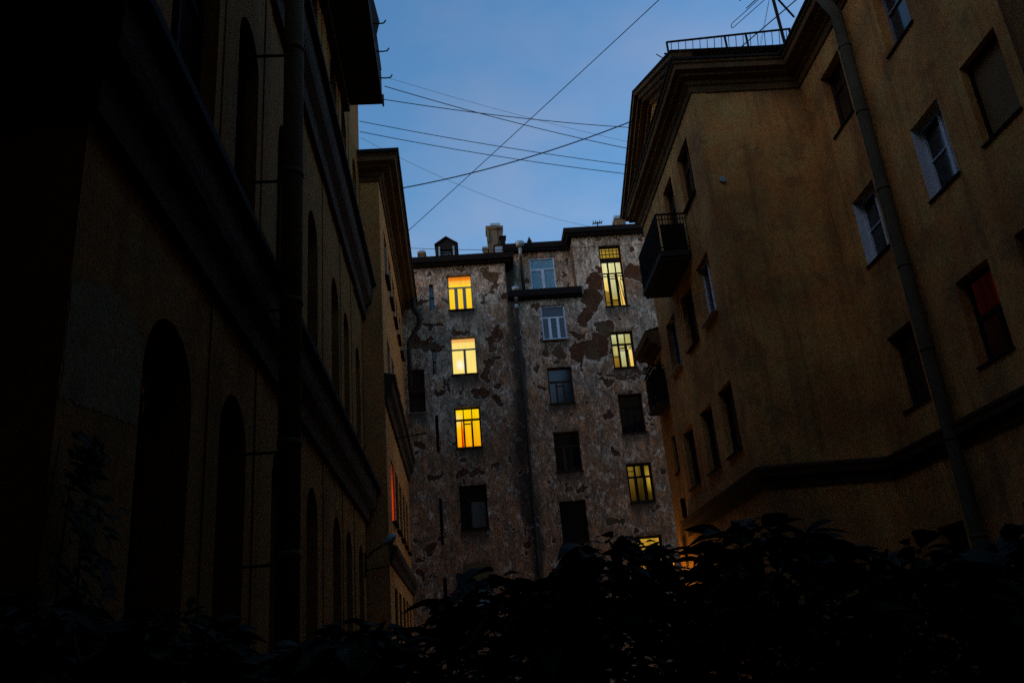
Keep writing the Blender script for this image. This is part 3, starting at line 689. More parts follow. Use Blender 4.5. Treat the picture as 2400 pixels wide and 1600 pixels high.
STW = lit('stairwell_wall_bright', [(0, (240, 195, 85)), (1, (248, 222, 135))], folds=.15)
STB = lit('stairwell_dado', [(0, (120, 88, 22)), (1, (150, 115, 40))], folds=.3)
STG = lit('stairwell_wall_pale', [(0, (165, 160, 95)), (1, (205, 205, 150))], folds=.2)
def room(wn, mat, pts, d=-.2495):
    q = MB(fr_back); q.face([(u, d, z) for u, z in pts]); q.build('room_glimpse', mat, wn)
tw = [o for o in tene.children if o.name.startswith('window')]
w1 = [o for o in tw if 'tall stairwell' in o.get('label', '')][0]
room(w1, STB, [(6.9, 17.15), (7.16, 17.15), (7.16, 17.85), (6.9, 18.0)]); room(w1, STW, [(7.62, 17.15), (7.82, 17.15), (7.78, 18.7), (7.58, 18.75)])
room(w1, STG, [(7.24, 17.6), (7.50, 17.6), (7.50, 18.55), (7.24, 18.55)]); room(w1, STW, [(6.9, 18.02), (7.15, 17.9), (7.15, 18.5), (6.9, 18.62)], -.247)
w2 = [o for o in tw if 'dull yellow' in o.get('label', '')][0]
room(w2, STG, [(7.23, 14.05), (7.48, 14.05), (7.48, 14.9), (7.23, 14.9)]); room(w2, STB, [(6.91, 14.02), (7.16, 14.02), (7.16, 14.5), (6.91, 14.5)]); room(w2, STW, [(7.64, 14.02), (7.81, 14.02), (7.81, 14.8), (7.62, 15.0)])
room(w2, STG, [(6.91, 15.2), (7.5, 15.2), (7.5, 15.66), (6.91, 15.66)], -.247)

# ================================================================ ochre building on the right: near wall, blank end of the wing, street side with pediment
right = thing('apartment_house', 'ochre stuccoed apartment house on the right with a pediment and small balcony', 'building', (9, 22, 0))
NCOL = [(17.66, 18.88), (14.48, 15.68), (12.37, 13.58), (9.9, 11.1)]
NROW = [(13.93, 15.80), (10.10, 11.90), (6.32, 8.15)]
near_holes = [(a, b, c, d, 'rect') for (a, b) in NCOL for (c, d) in NROW] + [(17.7, 18.8, 1.6, 3.6, 'rect'), (14.5, 15.6, 1.6, 3.6, 'rect')]
mb = MB(fr_near); wall_sheet(mb, 9.0, 20.15, 0, 16.62, near_holes, 0.34)
mb.build('wall', OCHRE, right)
mb = MB(fr_blank); wall_sheet(mb, 7.0, 10.2, 0, 16.62, [])
mb.box(7.0, 7.42, 0.0, 0.018, 5.5, 16.6)
mb.build('wall', OCHRE, right)
WCOL = [(21.32, 22.62), (23.45, 24.75), (25.85, 27.15)]
wing_holes = [(WCOL[0][0], WCOL[0][1], 13.98, 15.85, 'rect'), (23.58, 24.80, 12.80, 15.92, 'rect')]
wing_holes += [(a, b, 10.2, 12.03, 'rect') for (a, b) in WCOL] + [(a, b, 6.3, 8.18, 'rect') for (a, b) in WCOL] + [(a, b, 1.6, 3.6, 'rect') for (a, b) in WCOL]
mb = MB(fr_wing); wall_sheet(mb, 20.15, 28.25, 0, 16.62, wing_holes, 0.26)
mb.build('wall', OCHRE, right)
mb = MB(); mb.face([(7.0, 28.25, 0), (12, 28.25, 0), (12, 28.25, 17), (7.0, 28.25, 17)])
mb.face([(7.7, 20.6, 0), (7.7, 28.2, 0), (7.7, 28.2, 16.6), (7.7, 20.6, 16.6)]); mb.face([(10.9, 9, 0), (10.9, 20.4, 0), (10.9, 20.4, 16.6), (10.9, 9, 16.6)])
mb.build('rear_wall', OCHRE, right)
RPATH = [(7.0, 28.27), (7.0, 20.15), (10.2, 20.15), (10.2, 8.9)]
mb = MB(); molding(mb, RPATH, [(-0.002, 16.50), (0.05, 16.50), (0.07, 16.68), (0.13, 16.72), (0.17, 16.84), (0.34, 16.88), (0.36, 16.96), (0.50, 16.99), (0.52, 17.14), (0.57, 17.17), (0.60, 17.28), (-0.3, 17.33)])
mb.build('cornice', TRIM, right)
mb = MB(); molding(mb, RPATH, [(0.602, 17.24), (0.63, 17.24), (0.63, 17.31), (-0.3, 17.42), (-0.3, 17.35), (0.602, 17.29)]); mb.build('gutter', ROOF, right)
mb = MB(); molding(mb, RPATH, [(-0.002, 4.98), (0.05, 4.98), (0.07, 5.18), (0.20, 5.24), (0.22, 5.38), (0.25, 5.40), (0.26, 5.47), (-0.002, 5.56)])
mb.build('string_course', DARK_TRIM, right)
# pediment above the street side
YA, YM, YB, ZP, ZA = 19.52, 24.28, 29.05, 17.36, 19.60
mb = MB(); mb.face([(6.99, YA + .2, ZP), (6.99, YB - .2, ZP), (6.99, YM, ZA + .05)]); mb.build('tympanum', OCHRE_PALE, right)
for ya in (YA, YB):
    L_ = math.hypot(YM - ya, ZA - ZP); ey, ez = (YM - ya) / L_, (ZA - ZP) / L_
    def fr_rake(a, b, c, ya=ya, ey=ey, ez=ez): 
        nyy, nzz = (-ez, ey) if ey > 0 else (ez, -ey)
        return (7.0 - b, ya + ey * a + nyy * c, ZP + ez * a + nzz * c)
    mb = MB(fr_rake)
    for (b0, b1, c0, c1) in ((-0.02, 0.12, -0.40, -0.26), (-0.02, 0.34, -0.258, -0.16), (-0.02, 0.46, -0.158, -0.02), (-0.02, 0.58, -0.018, 0.12)):
        mb.box(0.0, L_ + (0.06 if ey > 0 else 0.0), b0, b1, c0, c1)
    mb.build('raking_cornice', TRIM, right)
    mb = MB(fr_rake); mb.box(-0.02, L_ + 0.1, -4.5, 0.63, 0.124, 0.17); mb.build('roof', ROOF, right)
mb = MB()
mb.face([(9.6, 9.0, 17.36), (9.6, 19.6, 17.36), (16, 19.6, 18.9), (16, 9.0, 18.9)])
mb.face([(9.5, 19.55, 17.36), (16, 19.55, 17.36), (16, 26, 19.2), (9.5, 26, 19.2)])
mb.build('roof', ROOF, right)
# roof railing with crossed wires
mb = MB()
ra, rb = Vector((6.60, 20.3, 17.84)), Vector((10.25, 19.92, 17.80)); H_ = 0.66
mb.bar(ra + Vector((0, 0, H_)), rb + Vector((0, 0, H_)), 0.045); mb.bar(ra + Vector((0, 0, 0.12)), rb + Vector((0, 0, 0.12)), 0.03)
for t in (0.0, 0.47, 0.64, 0.99): mb.bar(ra.lerp(rb, t) - Vector((0, 0, .1)), ra.lerp(rb, t) + Vector((0, 0, H_)), 0.05)
for k in range(17):
    t = 0.02 + k * 0.058
    q = ra.lerp(rb, t)
    mb.bar(q + Vector((0, 0, .12)), ra.lerp(rb, min(1, t + .018)) + Vector((0, 0, H_)), 0.018)
mb.build('roof_railing', IRON, right)
mb = MB()
ra2, rb2 = Vector((6.7, 22.6, 19.55)), Vector((11.2, 22.6, 19.6))
mb.bar(ra2 + Vector((0.5, 0, H_ * .62)), rb2 + Vector((0, 0, H_ * .6)), 0.03)
for k in range(17):
    q = ra2.lerp(rb2, 0.05 + k * .06); mb.bar(q + Vector((0, 0, H_ * .6)), q + Vector((.45, 0, 0.02)), 0.022)
mb.build('roof_railing', IRON, right)
# near wall windows
NB = ((.40, 0, .40, 1, .09), (.40, .52, 1, .52, .025))
window(right, fr_near, *NCOL[0], *NROW[0], GLASS, BROWNF, ((.45, 0, .45, 1, .07), (0, .68, 1, .68, .05)), depth=0.28, sill=0.05)
window(right, fr_near, *NCOL[0], *NROW[1], GLASS, WHITE, NB, depth=0.28, sill=0.05, lining=True, label='window with white painted jambs nearer the wing')
window(right, fr_near, *NCOL[0], *NROW[2], GLASS, BROWNF, ((.45, 0, .45, 1, .07), (0, .68, 1, .68, .05)), depth=0.28, sill=0.05)
window(right, fr_near, *NCOL[1], *NROW[0], GLASS_BLUE, GREYF, ((.35, 0, .35, 1, .10), (.35, .6, 1, .6, .04)), depth=0.28, sill=0.05)
wn = window(right, fr_near, *NCOL[1], *NROW[1], GLASS, WHITE, NB, depth=0.28, sill=0.05, lining=True, label='window with white jambs and a pale half curtain')
NET = plain('lilac_net_curtain', (0.42, 0.42, 0.48), 0.9)
mb = MB(fr_near); mb.face([(14.56, -.27, 10.75), (14.90, -.27, 10.45), (14.90, -.27, 11.82), (14.56, -.27, 11.82)]); mb.build('curtain', NET, wn)
RED = lit('red_room_light', [(0.0, (6, 2, 1)), (0.4, (10, 3, 2)), (0.55, (14, 3, 2)), (0.62, (22, 3, 2)), (1.0, (20, 3, 2))], axis='Y', folds=0.6, fold_scale=3, hot=(0.0, 0.72, 0.45, (75, 5, 2)))
wn = window(right, fr_near, *NCOL[1], *NROW[2], RED, DARKF, ((0, .52, 1, .52, .12), (.42, 0, .42, .52, .12)), depth=0.28, fw=0.08, sill=0.05, label='window glowing dull red')
mb = MB(fr_near); mb.tube([(14.58, -.27, 7.02), (14.60, -.27, 7.09)], 0.028, 8); mb.build('indicator_light', lit('red_indicator', [(0, (225, 25, 10)), (1, (225, 25, 10))]), wn)
BOARD = plain('drab_roller_blind', (0.16, 0.11, 0.05), 0.9)
window(right, fr_near, *NCOL[2], *NROW[0], GLASS, DARKF, ((.45, 0, .45, 1, .07),), depth=0.28, sill=0.05)
window(right, fr_near, *NCOL[2], *NROW[1], BOARD, DARKF, (), depth=0.2, sill=0.05)
window(right, fr_near, *NCOL[2], *NROW[2], RED, DARKF, ((.45, 0, .45, 1, .07),), depth=0.28, sill=0.05)
for c_ in NROW: window(right, fr_near, *NCOL[3], *c_, GLASS, DARKF, ((.45, 0, .45, 1, .07),), depth=0.28, sill=0.05)
for a, b in ((17.7, 18.8), (14.5, 15.6)): window(right, fr_near, a, b, 1.6, 3.6, GLASS, DARKF, ((.45, 0, .45, 1, .07),), depth=0.28)
# street side windows
WB = ((.5, 0, .5, 1, .09), (0, .68, 1, .68, .06))
TIN = plain('tin_sill', (0.25, 0.24, 0.22), 0.5, 0.3)
window(right, fr_wing, *WCOL[0], 13.98, 15.85, GLASS, BROWNF, WB, depth=0.2, sill=0.1)
window(right, fr_wing, 23.58, 24.80, 12.80, 15.92, GLASS, BROWNF, ((.5, 0, .5, .75, .09), (0, .75, 1, .75, .06)), depth=0.2, label='tall balcony door')
window(right, fr_wing, *WCOL[0], 10.2, 12.03, GLASS, WHITE, ((.5, 0, .5, 1, .12),), depth=0.2, sill=0.16, sill_mat=TIN)
window(right, fr_wing, *WCOL[1], 10.2, 12.03, GLASS, BROWNF, WB, depth=0.2, sill=0.1)
window(right, fr_wing, *WCOL[2], 10.2, 12.03, GLASS, GREYF, ((.5, 0, .5, 1, .10),), depth=0.2, sill=0.16, sill_mat=TIN)
for a, b in WCOL: window(right, fr_wing, a, b, 6.3, 8.18, GLASS, BROWNF, WB, depth=0.22, sill=0.1)
for a, b in WCOL: window(right, fr_wing, a, b, 1.6, 3.6, GLASS, DARKF, WB, depth=0.2)
# balcony
bal = MB(); bal.box(6.05, 7.0, 22.74, 25.78, 12.62, 12.80); bal.box(6.11, 7.0, 22.8, 25.72, 12.52, 12.62)
bal = bal.build('balcony', SLAB, right)
mb = MB()
B_ = [(7.0, 22.78), (6.09, 22.78), (6.09, 25.74), (7.0, 25.74)]
for (a, b) in zip(B_[:-1], B_[1:]):
    for z, t in ((14.05, .05), (12.92, .035), (13.88, .025)): mb.bar((a[0], a[1], z), (b[0], b[1], z), t)
    n = int((Vector(a) - Vector(b)).length / 0.085)
    for k in range(n + 1):
        q = Vector(a).lerp(Vector(b), k / n); mb.bar((q.x, q.y, 12.8), (q.x, q.y, 14.05), .02 if k % 8 else .035)
mb.build('railing', IRON, bal)
mb = MB(); mb.face([(6.16, 23.3, 12.85), (6.16, 25.7, 12.85), (6.16, 25.7, 13.92), (6.16, 23.3, 13.92)]); mb.box(6.2, 6.95, 22.86, 22.88, 12.85, 13.75); mb.build('screen', DARKF, bal)
# drainpipe
pp = [(9.62, 16.95, 17.15), (9.98, 16.92, 16.35)] + [(9.98, 16.92, z) for z in (14.0, 11.0, 8.0, 5.0, 2.0, 0.3)]
mb = MB(); mb.tube(pp, 0.145, 16); pipe = mb.build('drainpipe', PIPE_GREY, right)
for z in (15.3, 13.35, 11.2, 9.2, 7.2, 5.2, 3.2):
    mb = MB(); mb.tube([(9.98, 16.92, z - .05), (9.98, 16.92, z), (9.98, 16.92, z + .012)], [.157, .161, .146], 16); mb.build('pipe_collar', PIPE_GREY, pipe)
mb = MB(); mb.tube([(7.40, 20.13, 13.57), (7.40, 20.07, 13.57)], 0.085, 12); mb.build('wall_vent', ZINC, right)
# added unseen block to the right of the camera, shading the near walls
mb = MB(); mb.box(7.6, 11, -12, 8.99, 0, 22.0); mb.build('side_shade_block', OCHRE, right)

# ================================================================ lower annex past the wing
annex = thing('annex_building', 'pale yellow lower annex glowing in lamplight just past the ochre wing', 'building', (8, 29.2, 0))
def fr_annex(u, d, z): return (7.03 - d, u, z)
mb = MB(fr_annex); wall_sheet(mb, 28.26, 30.25, 0, 11.85, [(28.36, 28.98, 7.2, 8.55, 'rect'), (28.8, 29.7, 1.2, 3.2, 'rect'), (28.75, 29.65, 9.7, 11.5, 'rect')], 0.2)
mb.face([(30.25, 0, 0), (30.25, -4, 0), (30.25, -4, 11.85), (30.25, 0, 11.85)])
mb.build('wall', OCHRE_PALE, annex)
mb = MB(); molding(mb, [(11, 30.25), (7.03, 30.25), (7.03, 28.28)], [(0, 11.7), (.1, 11.7), (.16, 11.85), (.40, 11.92), (.42, 12.05), (.52, 12.08), (.54, 12.3), (-.2, 12.4)]); mb.build('cornice', TRIM, annex)
mb = MB(); mb.face([(6.5, 28.28, 12.35), (6.5, 30.8, 12.35), (11, 30.8, 13.6), (11, 28.28, 13.6)]); mb.build('roof', ROOF, annex)
window(annex, fr_annex, 28.36, 28.98, 7.2, 8.55, GLASS, DARKF, ((.5, 0, .5, 1, .06),), depth=0.15, sill=0.08)
window(annex, fr_annex, 28.8, 29.7, 1.2, 3.2, GLASS, DARKF, ((.5, 0, .5, 1, .06),), depth=0.15)
window(annex, fr_annex, 28.75, 29.65, 9.7, 11.5, GLASS, DARKF, ((.5, 0, .5, 1, .06),), depth=0.15)
mb = MB(); mb.box(6.58, 7.02, 28.3, 29.85, 9.58, 9.72); bal2 = mb.build('balcony', SLAB, annex)
mb = MB(); mb.box(6.60, 7.0, 28.31, 28.34, 9.72, 10.9); mb.box(6.60, 6.63, 28.345, 29.83, 9.72, 10.9); mb.bar((6.6, 28.32, 11.02), (6.6, 29.83, 11.02), .05); mb.bar((6.6, 28.32, 11.02), (7.0, 28.32, 11.02), .05); mb.build('parapet', DARKF, bal2)
mb = MB(); mb.box(6.88, 7.02, 28.30, 28.42, 5.6, 6.25); mb.build('cable_box', DARKF, annex)

lan = thing('wall_lantern', 'small lit orange lantern low on the annex wall, glimpsed through the shrubs', 'lamp', (6.75, 29.3, 4.2))
mb = MB(); mb.tube([(7.03, 29.3, 4.52), (6.47, 29.3, 4.52), (6.45, 29.3, 4.47)], 0.02, 8); mb.box(6.99, 7.03, 29.24, 29.36, 4.42, 4.62); mb.build('bracket', IRON, lan)
mb = MB(); mb.tube([(6.45, 29.3, 4.46), (6.45, 29.3, 4.40), (6.45, 29.3, 4.36)], [0.03, 0.12, 0.15], 12); mb.build('cap', IRON, lan)
mb = MB(); mb.tube([(6.45, 29.3, 4.35), (6.45, 29.3, 4.25), (6.45, 29.3, 4.08)], [0.10, 0.12, 0.07], 12); mb.build('globe', lit('lantern_glass', [(0, (255, 140, 40)), (1, (255, 170, 70))]), lan)
pl = bpy.data.lights.new('lantern_light', 'POINT'); pl.energy = 6.5; pl.color = (1.0, 0.50, 0.13); pl.shadow_soft_size = 0.13
plo = bpy.data.objects.new('lantern_light', pl); plo.location = (6.25, 29.3, 4.15); COL.objects.link(plo); plo.parent = lan; plo.matrix_parent_inverse = lan.matrix_world.inverted()

# ================================================================ tall arcaded building on the left
left = thing('arcaded_building', 'tall dark building on the left with rows of arched openings and heavy bands', 'building', (-5, 15, 0))
LCOL = [(6.95, 8.55), (9.50, 10.65), (12.1, 13.25), (15.0, 16.2), (18.2, 19.45), (20.4, 21.5), (23.0, 24.1)]
lh = []
for i, (a, b) in enumerate(LCOL):
    lh.append((a, b, 7.25, 10.72 if i == 0 else 10.62, 'arch'))
    lh.append((a, b, 14.1, 17.1, 'arch'))
GCOL = [(6.90, 8.28), (9.32, 10.56), (12.1, 13.25), (15.0, 16.2), (18.2, 19.45), (20.4, 21.5), (23.0, 24.1)]
for i, (a, b) in enumerate(GCOL): lh.append((a, b, 0.15, 4.88, 'arch', 0.5))
mb = MB(fr_left); wall_sheet(mb, 5.45, 25.1, 0, 24.2, lh, 0.34)  # top of the wall, out of view, raised to shade the right side
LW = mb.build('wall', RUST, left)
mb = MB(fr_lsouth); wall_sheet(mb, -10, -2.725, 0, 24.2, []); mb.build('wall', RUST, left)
mb = MB(); mb.face([(-3.25, 25.1, 17), (-12, 25.1, 17), (-12, 25.1, 24.2), (-3.25, 25.1, 24.2)]); mb.face([(-2.9, 5.45, 24.2), (-3.24, 25.1, 24.2), (-12, 25.1, 25.5), (-12, 5.45, 25.5)])
mb.build('rear_wall', RUST, left)
LPATH = [(-10, 5.45), (-2.725, 5.45), (-3.24, 25.098)]
def band(z0_, z1_, d):
    h = z1_ - z0_
    mb = MB(); molding(mb, LPATH, [(-.002, z0_), (d * .25, z0_ + h * .02), (d * .3, z0_ + h * .28), (d * .62, z0_ + h * .40), (d * .70, z0_ + h * .50), (d * .74, z0_ + h * .86), (-.002, z0_ + h * .93)]); o = mb.build('band', DARK_TRIM, left)
    mb = MB(); molding(mb, LPATH, [(d * .74 + .003, z0_ + h * .80), (d, z0_ + h * .84), (d, z0_ + h * .93), (-.003, z0_ + h * 1.0), (-.003, z0_ + h * .94), (d * .74 + .003, z0_ + h * .90)]); mb.build('flashing', ROOF, o)
band(5.66, 6.78, 0.46)
band(12.15, 13.52, 0.46)
band(23.5, 24.2, 0.12)
for i, (a, b) in enumerate(LCOL):
    for z0_, z1_ in ((7.25, 10.72 if i == 0 else 10.62), (14.1, 17.1)):
        w_ = window(left, fr_left, a, b, z0_, z1_, GLASS, DARKF, ((.5, 0, .5, .8, .07), (0, .6, 1, .6, .07)), depth=0.24, fw=0.05, arch=True)
        s = MB(fr_left)
        if z0_ > 10: s.box(a - .1, b + .1, -0.05, .30, z0_ - .16, z0_ - .03)
        else: s.face([(a, -.24, z0_ + .02), (b, -.24, z0_ + .02), (b + .0, .06, z0_ - .16), (a - .0, .06, z0_ - .16)])
        s.build('sill', DARKF if z0_ > 10 else GREYF, w_)
for i, (a, b) in enumerate(GCOL):
    mb = MB(fr_left); rr = (b - a) / 2; mid = (a + b) / 2
    pts = [(a, .15)] + [(mid - rr * math.cos(t), 4.88 - rr + rr * math.sin(t)) for t in [math.pi * k / 12 for k in range(13)]] + [(b, .15)]
    mb.face([(q[0], -.48, q[1]) for q in pts])
    for k in range(1, 4): mb.box(a + (b - a) * k / 4 - .03, a + (b - a) * k / 4 + .03, -.47, -.43, .15, 4.2 if k != 2 else 4.6)
    mb.build('gate', DARKF, left)
# grey patch of bare cement, ragged at the edge
mb = MB(fr_left)
pp = [(5.47, 4.33), (5.62, 4.42), (5.92, 4.53), (6.35, 4.60), (6.72, 4.50), (6.86, 4.30), (6.87, 3.66), (6.4, 3.62), (6.06, 3.57), (5.6, 3.50), (5.47, 3.47)]
rd = random.Random(3); edge = []
for k in range(len(pp)):
    a, b = pp[k], pp[(k + 1) % len(pp)]; n_ = max(2, int(math.hypot(b[0] - a[0], b[1] - a[1]) / .035))
    for q in range(n_):
        t = q / n_; edge.append((a[0] + (b[0] - a[0]) * t + rd.uniform(-.02, .02), a[1] + (b[1] - a[1]) * t + rd.uniform(-.022, .022)))
n_ = len(edge)
mb.face([(q[0], 0.005, q[1]) for q in edge])
for k in range(n_): mb.face([(edge[k][0], 0.005, edge[k][1]), (edge[(k+1) % n_][0], 0.005, edge[(k+1) % n_][1]), (edge[(k+1) % n_][0], 0, edge[(k+1) % n_][1]), (edge[k][0], 0, edge[k][1])])
mb.build('cement_patch', stucco('bare_cement', (0.24, 0.18, 0.085), (0.18, 0.135, 0.065), (0.13, 0.095, 0.05), 71.0), left)
# flat pilasters between the windows
for (a, b) in ((8.78, 9.22), (10.95, 11.35), (13.75, 14.4), (16.8, 17.5), (19.72, 20.12), (21.95, 22.5)):
    for z0_, z1_ in ((6.86, 12.12), (13.6, 19.5), (0, 5.62)):
        mb = MB(fr_left); mb.box(a, b, -.01, .022, z0_, z1_); mb.build('pilaster', RUST, left)
# drainpipe
mb = MB(fr_left)
mb.tube([(10.25, .60, 19.2), (10.25, .60, .3)], 0.142, 18)
pipe = mb.build('drainpipe', PIPE_BROWN, left)
for z in (14.6, 12.5, 10.35, 8.2, 6.25, 4.35, 3.0):
    mb = MB(fr_left); mb.tube([(10.25, .60, z - .07), (10.25, .60, z), (10.25, .60, z + .02)], [.152, .156, .145], 18); mb.build('pipe_collar', PIPE_BROWN, pipe)
    mb = MB(fr_left); mb.bar((10.25, 0, z - .12), (10.25, .5, z - .12), .03); mb.bar((9.75, .56, z - .16), (10.2, .60, z - .16), .011); mb.build('pipe_clamp', IRON, pipe)
# boxed balcony high up
mb = MB(fr_left); mb.box(13.2, 20.95, 0.0, 1.16, 17.30, 17.48); mb.box(13.3, 20.85, 0.0, .2, 17.0, 17.30)
lb = mb.build('balcony', SLAB, left)
mb = MB(fr_left)
mb.box(13.25, 20.93, 1.10, 1.14, 17.48, 18.42); mb.box(20.86, 20.90, 0.0, 1.10, 17.48, 18.42); mb.bar((13.25, 1.13, 18.5), (20.9, 1.13, 18.5), .05)
mb.build('parapet', GUTTER, lb)
mb = MB(fr_left); mb.bar((20.93, 1.17, 17.22), (20.93, 1.17, 17.62), .05); mb.build('bracket', IRON, lb)
for u in (20.45, 19.3, 18.2, 17.0, 15.9):
    mb = MB(fr_left); mb.tube([(u, 1.12, 17.86), (u, 1.30, 17.84), (u, 1.44, 17.86), (u, 1.49, 17.95)], .022, 6); mb.build('hook', IRON, lb)
mb = MB(fr_left); mb.face([(18.6, 1.15, 17.5), (17.2, 1.15, 17.5), (17.2, 1.16, 18.3), (18.6, 1.30, 18.25)]); mb.face([(18.6, 1.15, 17.5), (18.6, 1.30, 18.25), (18.6, 1.15, 18.4)]); mb.build('loose_sheet', GUTTER, lb)
# added masses behind and above the camera, unseen, to keep sky light out
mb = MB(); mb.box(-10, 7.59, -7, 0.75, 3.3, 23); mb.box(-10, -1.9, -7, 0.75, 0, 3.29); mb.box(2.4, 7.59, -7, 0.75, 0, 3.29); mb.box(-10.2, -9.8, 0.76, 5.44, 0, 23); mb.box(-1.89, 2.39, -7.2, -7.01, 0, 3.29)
mb.build('unseen_shade_block', RUST, left)

# ================================================================ orange wing beyond it on the left
lwing = thing('side_building', 'orange stuccoed side building beyond the arcaded one, with a deep cornice and red lit window', 'building', (-4, 31, 0))
mb = MB(fr_lend); wall_sheet(mb, -3.30, -2.6, 0, 17.4, []); mb.build('wall', ORANGE, lwing)
SCOL = [(26.75, 28.0), (28.65, 29.9), (30.55, 31.8), (32.45, 33.7), (34.35, 35.6)]
SROW = [(14.5, 16.3), (10.42, 12.2), (6.0, 8.0), (2.0, 4.0)]
mb = MB(fr_lwing); wall_sheet(mb, 25.1, 37.0, 0, 17.4, [(a, b, c, d, 'rect') for (a, b) in SCOL for (c, d) in SROW], 0.16); mb.build('wall', ORANGE, lwing)
LWP = [(-3.26, 25.1), (-2.6, 25.1), (-2.6 - math.tan(YAW) * 11.95, 37.05)]
mb = MB(); molding(mb, LWP, [(-.002, 17.22), (.05, 17.22), (.07, 17.36), (.14, 17.40), (.18, 17.52), (.40, 17.56), (.44, 17.64), (.62, 17.67), (.64, 17.84), (.68, 17.86), (.70, 17.94), (-.3, 18.0)]); mb.build('cornice', TRIM, lwing)
mb = MB(); molding(mb, LWP, [(.703, 17.9), (.75, 17.92), (.76, 18.04), (-.4, 18.2), (-.4, 18.1), (.703, 17.99)]); mb.build('gutter', ROOF, lwing)
mb = MB(); mb.face([(-2.0, 24.4, 18.08), (-2.3, 37, 18.08), (-9, 37, 18.0), (-9, 24.4, 18.0)]); mb.build('roof', ROOF, lwing)
LWQ = LWP[1:]
mb = MB(); molding(mb, LWQ, [(-.002, 9.3), (.08, 9.32), (.12, 9.65), (.24, 9.75), (.26, 10.1), (.34, 10.14), (.34, 10.25), (-.002, 10.33)]); mb.build('band', DARK_TRIM, lwing)
mb = MB(); molding(mb, LWQ, [(-.002, 4.5), (.08, 4.52), (.12, 4.7), (.22, 4.8), (.24, 5.0), (-.002, 5.1)]); mb.build('band', DARK_TRIM, lwing)
REDW = lit('red_lit_curtain', [(0, (190, 50, 12)), (.5, (200, 52, 18)), (1, (70, 20, 8))], axis='Y', folds=.2)
for i, (a, b) in enumerate(SCOL):
    for j, (c, d) in enumerate(SROW):
        hot = (i == 0 and j == 2)
        window(lwing, fr_lwing, a, b, c, d, REDW if hot else GLASS, GREYF if j < 2 else BROWNF, () if hot else ((.5, 0, .5, 1, .08),), depth=0.03 if hot else 0.1, fw=0.02 if hot else 0.06, fd=.008 if hot else .05, sill=.13, sill_mat=GUTTER, label='window glowing red' if hot else None)
# broken gutter end hanging off the cornice
e_ = -2.6 - math.tan(YAW) * 11
mb = MB(); mb.tube([(e_ + .55, 36.2, 17.8), (e_ + .62, 36.2, 17.2), (e_ + .85, 36.2, 16.85), (e_ + .80, 36.2, 16.4), (e_ + .5, 36.2, 15.9), (e_ + .30, 36.2, 15.6), (e_ + .28, 36.2, 13.2)], [.14, .13, .16, .13, .1, .1, .1], 10); mb.build('drainpipe', PIPE_DARK, lwing)
mb = MB(fr_lwing); mb.bar((29.0, 0, 9.2), (29.0, 1.1, 9.35), .035); mb.build('flag_bracket', IRON, lwing)

# ================================================================ unlit street lamp on a bracket
lamp = thing('street_lamp', 'unlit grey street lamp on a wall bracket in the left corner of the court', 'street lamp', (-3.2, 24.4, 4.4))
mb = MB(); mb.box(-3.30, -3.18, 24.32, 24.48, 4.1, 4.75); mb.build('wall_plate', IRON, lamp)
mb = MB(); mb.tube([(-3.2, 24.4, 4.62), (-2.95, 24.4, 4.82), (-2.66, 24.4, 4.98)], [.03, .03, .03], 8); mb.bar((-3.2, 24.4, 4.3), (-2.55, 24.4, 4.36), .03); mb.build('arm', IRON, lamp)
mb = MB(); mb.tube([(-2.74, 24.4, 4.94), (-2.66, 24.4, 5.0), (-2.52, 24.4, 5.09), (-2.38, 24.4, 5.17), (-2.29, 24.4, 5.2)], [.03, .08, .115, .10, .03], 14); mb.build('head', plain('grey_lamp_housing', (.35, .4, .45), .35, .2), lamp)
mb = MB(); mb.tube([(-2.60, 24.4, 4.98), (-2.48, 24.4, 5.03), (-2.36, 24.4, 5.11)], [.05, .085, .05], 12); mb.build('lens', glass('lamp_lens', (.05, .05, .05), .2), lamp)

# ================================================================ overhead wires
def wire(label, a, b, sag=0.2, rad_=0.013, group='cables strung across the court'):
    a, b = Vector(a), Vector(b)
    mb = MB(); pts = []
    for k in range(25):
        t = k / 24; q = a.lerp(b, t); q.z -= sag * 4 * t * (1 - t); pts.append(tuple(q))
    mb.tube(pts, rad_, 6)
    return tag(mb.build('overhead_wire', CABLE), label, 'cable', group)
wire('long steep cable rising from the left cornice to the top of the photo', (-1.95, 29.5, 17.66), (9.55, 13.4, 18.75), 0.05)
wire('cable from beneath the balcony hooks, steepest of those sloping down to the right', (-1.90, 20.9, 17.88), (6.40, 25.93, 18.52), 0.12)
wire('cable from the balcony corner meeting the pediment almost level', (-2.0, 20.95, 17.46), (6.40, 25.1, 18.85), 0.12)
wire('higher of two parallel cables leaving the left building below the balcony', (-3.18, 24.95, 19.61), (6.40, 26.5, 18.2), 0.1)
wire('lower of two parallel cables leaving the left building below the balcony', (-3.18, 24.97, 19.19), (6.40, 26.96, 18.12), 0.12)
wire('thick cable rising from the left cornice to the pediment on the right', (-1.93, 27.0, 18.08), (6.40, 24.82, 18.95), 0.25, 0.022)
wire('faint thin wire above the cables from the balcony', (-1.85, 20.9, 18.2), (6.40, 25.8, 18.72), 0.1, 0.005)
wire('faint thin wire sagging far behind the crossing cables', (-3.15, 24.98, 18.94), (7.6, 37.2, 21.25), 0.6, 0.006)
wire('low cable slung along the roofline of the peeling tenement', (-2.55, 36.55, 20.58), (9.3, 36.5, 20.02), 0.22, 0.012, 'cables at the roofline')

